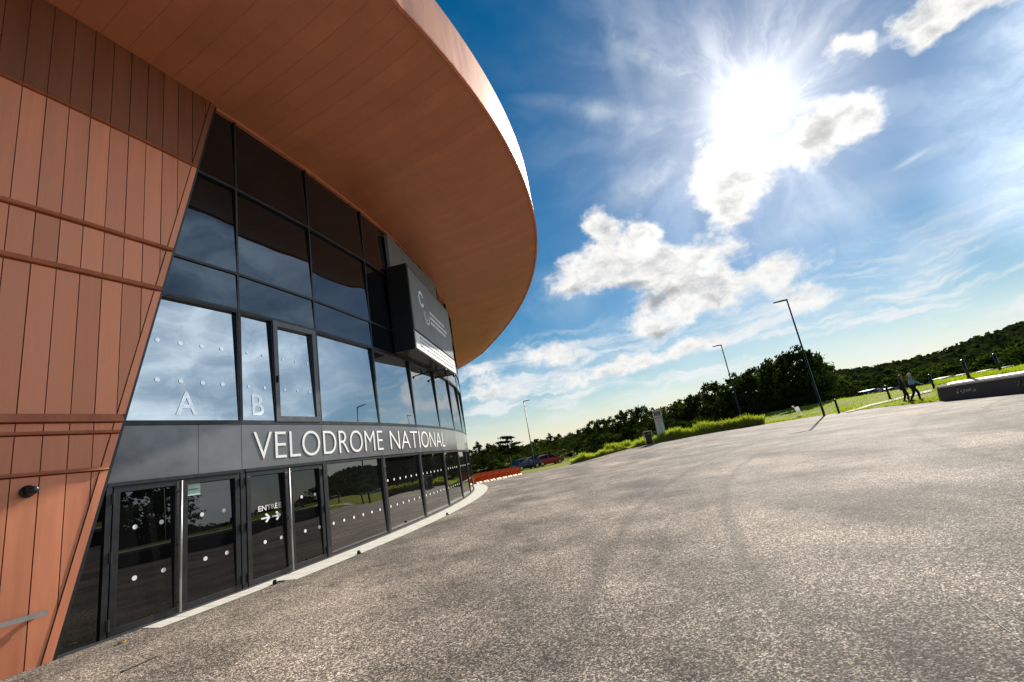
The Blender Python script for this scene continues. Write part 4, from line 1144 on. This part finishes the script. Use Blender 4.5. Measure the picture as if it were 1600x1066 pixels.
# ------------------------------------------------------------------ sky and sun
SUN_AZ, SUN_EL = 34.8, 31.3
sund = azel(SUN_AZ, SUN_EL)
sl = bpy.data.lights.new('sun', 'SUN'); sl.energy = 4.8; sl.angle = R_(.53); sl.color = (1, .92, .80)
so = bpy.data.objects.new('sun', sl); COL.objects.link(so); so.rotation_euler = sund.to_track_quat('Z', 'Y').to_euler()
w = bpy.data.worlds.new('World'); scene.world = w; w.use_nodes = True; nt = w.node_tree; nt.nodes.clear()
out = nt.nodes.new('ShaderNodeOutputWorld'); bg = nt.nodes.new('ShaderNodeBackground'); nt.links.new(bg.outputs[0], out.inputs[0])
sky = nt.nodes.new('ShaderNodeTexSky'); sky.sky_type = 'NISHITA'; sky.sun_disc = False; sky.sun_elevation = R_(SUN_EL); sky.sun_rotation = R_(SUN_AZ)
sky.air_density = 1.0; sky.dust_density = .25; sky.ozone_density = 2.2
co = nt.nodes.new('ShaderNodeTexCoord').outputs['Generated']
nv = nt.nodes.new('ShaderNodeVectorMath'); nv.operation = 'NORMALIZE'; nt.links.new(co, nv.inputs[0]); D = nv.outputs[0]
def vmath(op, a, b):
    n = nt.nodes.new('ShaderNodeVectorMath'); n.operation = op
    for i, v_ in enumerate((a, b)):
        if hasattr(v_, 'is_linked'): nt.links.new(v_, n.inputs[i])
        else: n.inputs[i].default_value = v_
    return n
# domain warp
wn = noise(nt, D, 9, 4, .6)
wv = vmath('SUBTRACT', wn.outputs['Color'], (.5, .5, .5)).outputs[0]
ws = nt.nodes.new('ShaderNodeVectorMath'); ws.operation = 'SCALE'; nt.links.new(wv, ws.inputs[0]); ws.inputs['Scale'].default_value = .07
DW = vmath('ADD', D, ws.outputs[0]).outputs[0]
def blob(px, py, hw, hh, rot=0., src=None):
    c = ray(px, py); r = R_(rot)
    A = ray(px + hw * math.cos(r), py + hw * math.sin(r)) - c; B = ray(px - hh * math.sin(r), py + hh * math.cos(r)) - c
    sa, sb = A.length, B.length; a = (A - c * A.dot(c)).normalized(); b = B - c * B.dot(c); b = (b - a * b.dot(a)).normalized(); n = a.cross(b)
    mp = nt.nodes.new('ShaderNodeMapping'); mp.vector_type = 'TEXTURE'
    mp.inputs['Location'].default_value = c; mp.inputs['Rotation'].default_value = Matrix((a, b, n)).transposed().to_euler(); mp.inputs['Scale'].default_value = (sa, sb, max(sa, sb))
    nt.links.new(src or DW, mp.inputs[0])
    g = nt.nodes.new('ShaderNodeTexGradient'); g.gradient_type = 'SPHERICAL'; nt.links.new(mp.outputs[0], g.inputs[0])
    return g.outputs[1]
def total(lst, op='ADD'):
    t = None
    for wgt, s_ in lst:
        s2 = math_(nt, 'MULTIPLY', s_, wgt); t = s2 if t is None else math_(nt, op, t, s2)
    return t
CUM = [(1.0, blob(905, 440, 75, 45)), (1.0, blob(938, 350, 40, 40)), (.9, blob(985, 385, 85, 50, 10)), (1.1, blob(1050, 435, 110, 60, 5)), (1., blob(1020, 505, 75, 34, -8)), (.8, blob(1105, 470, 70, 42)),
       (1.25, blob(1150, 268, 110, 80, -10)), (.9, blob(1135, 325, 55, 42)), (1.25, blob(1275, 215, 85, 62, -18)), (1.0, blob(1340, 185, 75, 40, -20)),
       (1.1, blob(1435, 42, 75, 50, -25)), (1.1, blob(1500, 5, 90, 45, -20)), (.95, blob(1308, 72, 30, 40, 10)), (.8, blob(1345, 78, 40, 28)), (.8, blob(1570, -5, 60, 40)),
       (.8, blob(925, 590, 95, 16, -12)), (.95, blob(1060, 548, 175, 24, -14)), (1.0, blob(1180, 430, 150, 40, -16)), (.8, blob(1250, 470, 90, 32, 4)), (.75, blob(780, 612, 80, 26)), (.55, blob(760, 580, 70, 20, 5)), (.8, blob(880, 555, 120, 28, 2)), (.7, blob(1015, 355, 60, 26, 20)), (.7, blob(960, 420, 110, 40, 5)), (.7, blob(1090, 395, 120, 40, -10))]
cum = total(CUM)
f1 = noise(nt, D, 15, 8, .62).outputs['Fac']
f2 = noise(nt, scaled(nt, D, 1, 1, 1.6), 34, 6, .6).outputs['Fac']
has = math_(nt, 'MULTIPLY', cum, 6., clamp=True)
pert = math_(nt, 'MULTIPLY', math_(nt, 'ADD', math_(nt, 'MULTIPLY', math_(nt, 'SUBTRACT', f1, .5), 1.3), math_(nt, 'MULTIPLY', math_(nt, 'SUBTRACT', f2, .5), .8)), has)
dens = math_(nt, 'ADD', cum, pert)
def smooth(v_, a, b):
    n = nt.nodes.new('ShaderNodeMapRange'); n.interpolation_type = 'SMOOTHSTEP'; nt.links.new(v_, n.inputs[0])
    n.inputs[1].default_value = a; n.inputs[2].default_value = b; return n.outputs[0]
cmask = smooth(dens, .16, .74)
f5 = noise(nt, scaled(nt, DW, 1, 1, 1.5), 22, 7, .62).outputs['Fac']
# sheltered bellies of the clouds
DARK = [(1., blob(1275, 205, 48, 34, -10)), (.9, blob(1318, 182, 26, 20, -10)), (.75, blob(1158, 272, 36, 18)), (.6, blob(1165, 237, 16, 16)), (.9, blob(985, 452, 62, 18, -8)), (.9, blob(1035, 470, 60, 26, -25)), (.8, blob(1035, 515, 46, 16, -20)), (.7, blob(905, 455, 46, 14)), (.6, blob(1455, 50, 50, 26, -25)), (.6, blob(1500, 12, 50, 22, -20)), (.5, blob(770, 618, 50, 12))]
dk = smooth(math_(nt, 'ADD', total(DARK), math_(nt, 'MULTIPLY', math_(nt, 'SUBTRACT', f5, .5), 1.3)), .10, 1.0)
# high thin wisps
st1 = noise(nt, DW, 7, 6, .6).outputs['Fac']
WISP = [(.7, blob(1060, 120, 150, 26, 32, D)), (.6, blob(1010, 190, 170, 30, 6, D)), (.55, blob(1110, 60, 24, 150, -14, D)), (.6, blob(1040, 260, 140, 34, -32, D)), (.25, blob(1000, 210, 150, 90, 0, D)), (.45, blob(1250, 330, 120, 40, -50, D)), (.5, blob(860, 470, 120, 60, -20, D)), (.4, blob(1200, 520, 260, 70, -18, D)), (.8, blob(1480, 365, 190, 46, -33, D)), (.55, blob(1575, 300, 130, 40, -50, D)), (.45, blob(1400, 440, 230, 30, -28, D)), (.55, blob(1030, 130, 40, 190, -28, D)), (.5, blob(960, 60, 26, 130, -26, D)), (.55, blob(1010, 290, 120, 60, -30, D)), (.75, blob(1270, 60, 30, 150, 40, D)),
        (.5, blob(920, 170, 140, 20, 8, D)), (.6, blob(1060, 520, 330, 60, -13, D)), (.5, blob(860, 570, 200, 40, 0, D)), (.9, blob(1520, 505, 300, 34, -21, D)), (.7, blob(1330, 560, 200, 26, -18, D)), (.7, blob(1429, 246, 50, 5, -31, D)), (.5, blob(1300, 330, 200, 40, -22, D)), (.5, blob(1490, 220, 150, 16, -25, D))]
wisp = math_(nt, 'MULTIPLY', total(WISP), smooth(st1, .30, .74), clamp=True)
# long flat streaks low in the sky
sz = nt.nodes.new('ShaderNodeSeparateXYZ'); nt.links.new(D, sz.inputs[0]); zlow = sz.outputs[2]
f4 = noise(nt, scaled(nt, DW, 2.2, 2.2, 15), 2.2, 7, .58).outputs['Fac']
streak = math_(nt, 'MULTIPLY', smooth(f4, .47, .66), math_(nt, 'MULTIPLY', smooth(zlow, .03, .09), math_(nt, 'SUBTRACT', 1.0, smooth(zlow, .13, .30))))
# bright clouds right of the view, added to lift ambient light and reflections
cdir = azel(83, 17)
mp = nt.nodes.new('ShaderNodeMapping'); mp.vector_type = 'TEXTURE'; mp.inputs['Location'].default_value = cdir; mp.inputs['Rotation'].default_value = (0, 0, R_(-82)); mp.inputs['Scale'].default_value = (.66, .6, .36); nt.links.new(D, mp.inputs[0])
gg = nt.nodes.new('ShaderNodeTexGradient'); gg.gradient_type = 'SPHERICAL'; nt.links.new(mp.outputs[0], gg.inputs[0])
f3 = noise(nt, scaled(nt, DW, 1, 1, 2.2), 3.2, 8, .6).outputs['Fac']
smask = math_(nt, 'MULTIPLY', math_(nt, 'ADD', math_(nt, 'MULTIPLY', smooth(f3, .34, .68), .75), .25), smooth(gg.outputs[1], .02, .35))
# sun aureole
dt = vmath('DOT_PRODUCT', D, tuple(sund)).outputs['Value']
ang = math_(nt, 'ARCCOSINE', math_(nt, 'MINIMUM', dt, .999999))
au = math_(nt, 'ADD', math_(nt, 'MULTIPLY', math_(nt, 'EXPONENT', math_(nt, 'MULTIPLY', ang, -1 / .034)), 17.), math_(nt, 'MULTIPLY', math_(nt, 'EXPONENT', math_(nt, 'MULTIPLY', ang, -1 / .12)), 2.0))
# beams and veils fanning out from the sun
sa_ = sund.orthogonal().normalized(); sb_ = sund.cross(sa_)
ru = math_(nt, 'DIVIDE', vmath('DOT_PRODUCT', DW, tuple(sa_)).outputs['Value'], math_(nt, 'MAXIMUM', ang, .02)); rv = math_(nt, 'DIVIDE', vmath('DOT_PRODUCT', DW, tuple(sb_)).outputs['Value'], math_(nt, 'MAXIMUM', ang, .02))
cx = nt.nodes.new('ShaderNodeCombineXYZ'); nt.links.new(ru, cx.inputs[0]); nt.links.new(rv, cx.inputs[1]); nt.links.new(math_(nt, 'MULTIPLY', ang, .9), cx.inputs[2])
fan = noise(nt, cx.outputs[0], 2.6, 4, .6).outputs['Fac']
beam = math_(nt, 'MULTIPLY', math_(nt, 'EXPONENT', math_(nt, 'MULTIPLY', ang, -1 / .17)), math_(nt, 'MULTIPLY', smooth(fan, .42, .70), 3.4))
au = math_(nt, 'ADD', au, beam)
# pale band low over the horizon
sepv = nt.nodes.new('ShaderNodeSeparateXYZ'); nt.links.new(D, sepv.inputs[0]); zz = sepv.outputs[2]
hz = math_(nt, 'EXPONENT', math_(nt, 'MULTIPLY', math_(nt, 'MAXIMUM', zz, 0.), -1 / .075))

hs = nt.nodes.new('ShaderNodeHueSaturation'); hs.inputs['Saturation'].default_value = 1.58; hs.inputs['Hue'].default_value = .491; hs.inputs['Value'].default_value = .49; nt.links.new(sky.outputs[0], hs.inputs['Color'])
c = hs.outputs[0]
c = mixc(nt, math_(nt, 'MULTIPLY', hz, .78), c, (6.3, 6.3, 5.8))
c = mixc(nt, math_(nt, 'MULTIPLY', wisp, .72), c, (5.4, 5.9, 6.3))
c = mixc(nt, math_(nt, 'MULTIPLY', streak, .85), c, (5.8, 6.0, 6.1))
c = mixc(nt, smask, c, (11.2, 12.2, 13.2))
belly = smooth(math_(nt, 'ADD', math_(nt, 'MULTIPLY', dens, .55), math_(nt, 'MULTIPLY', math_(nt, 'SUBTRACT', f5, .5), 2.4)), .15, 1.25)
ccol = mixc(nt, belly, (6.5, 6.45, 6.3), (3.4, 3.5, 3.65))
ccol = mixc(nt, dk, ccol, (2.5, 2.55, 2.65))
c = mixc(nt, cmask, c, ccol)
aum = mixc(nt, 1.0, (1, .97, .90), (1, 1, 1), 'MULTIPLY')
vs = nt.nodes.new('ShaderNodeVectorMath'); vs.operation = 'SCALE'; vs.inputs[0].default_value = (1, .97, .90); nt.links.new(au, vs.inputs['Scale'])
c = vmath('ADD', c, vs.outputs[0]).outputs[0]
nt.links.new(c, bg.inputs[0]); bg.inputs[1].default_value = .10

scene.view_settings.view_transform = 'Standard'; scene.view_settings.look = 'None'; scene.view_settings.exposure = 0.58; scene.view_settings.gamma = 1.0
scene.render.engine = 'CYCLES'
cy = scene.cycles
cy.max_bounces = 6; cy.diffuse_bounces = 3; cy.glossy_bounces = 4; cy.transmission_bounces = 4; cy.caustics_reflective = False; cy.caustics_refractive = False
cy.sample_clamp_indirect = 6; cy.use_denoising = True
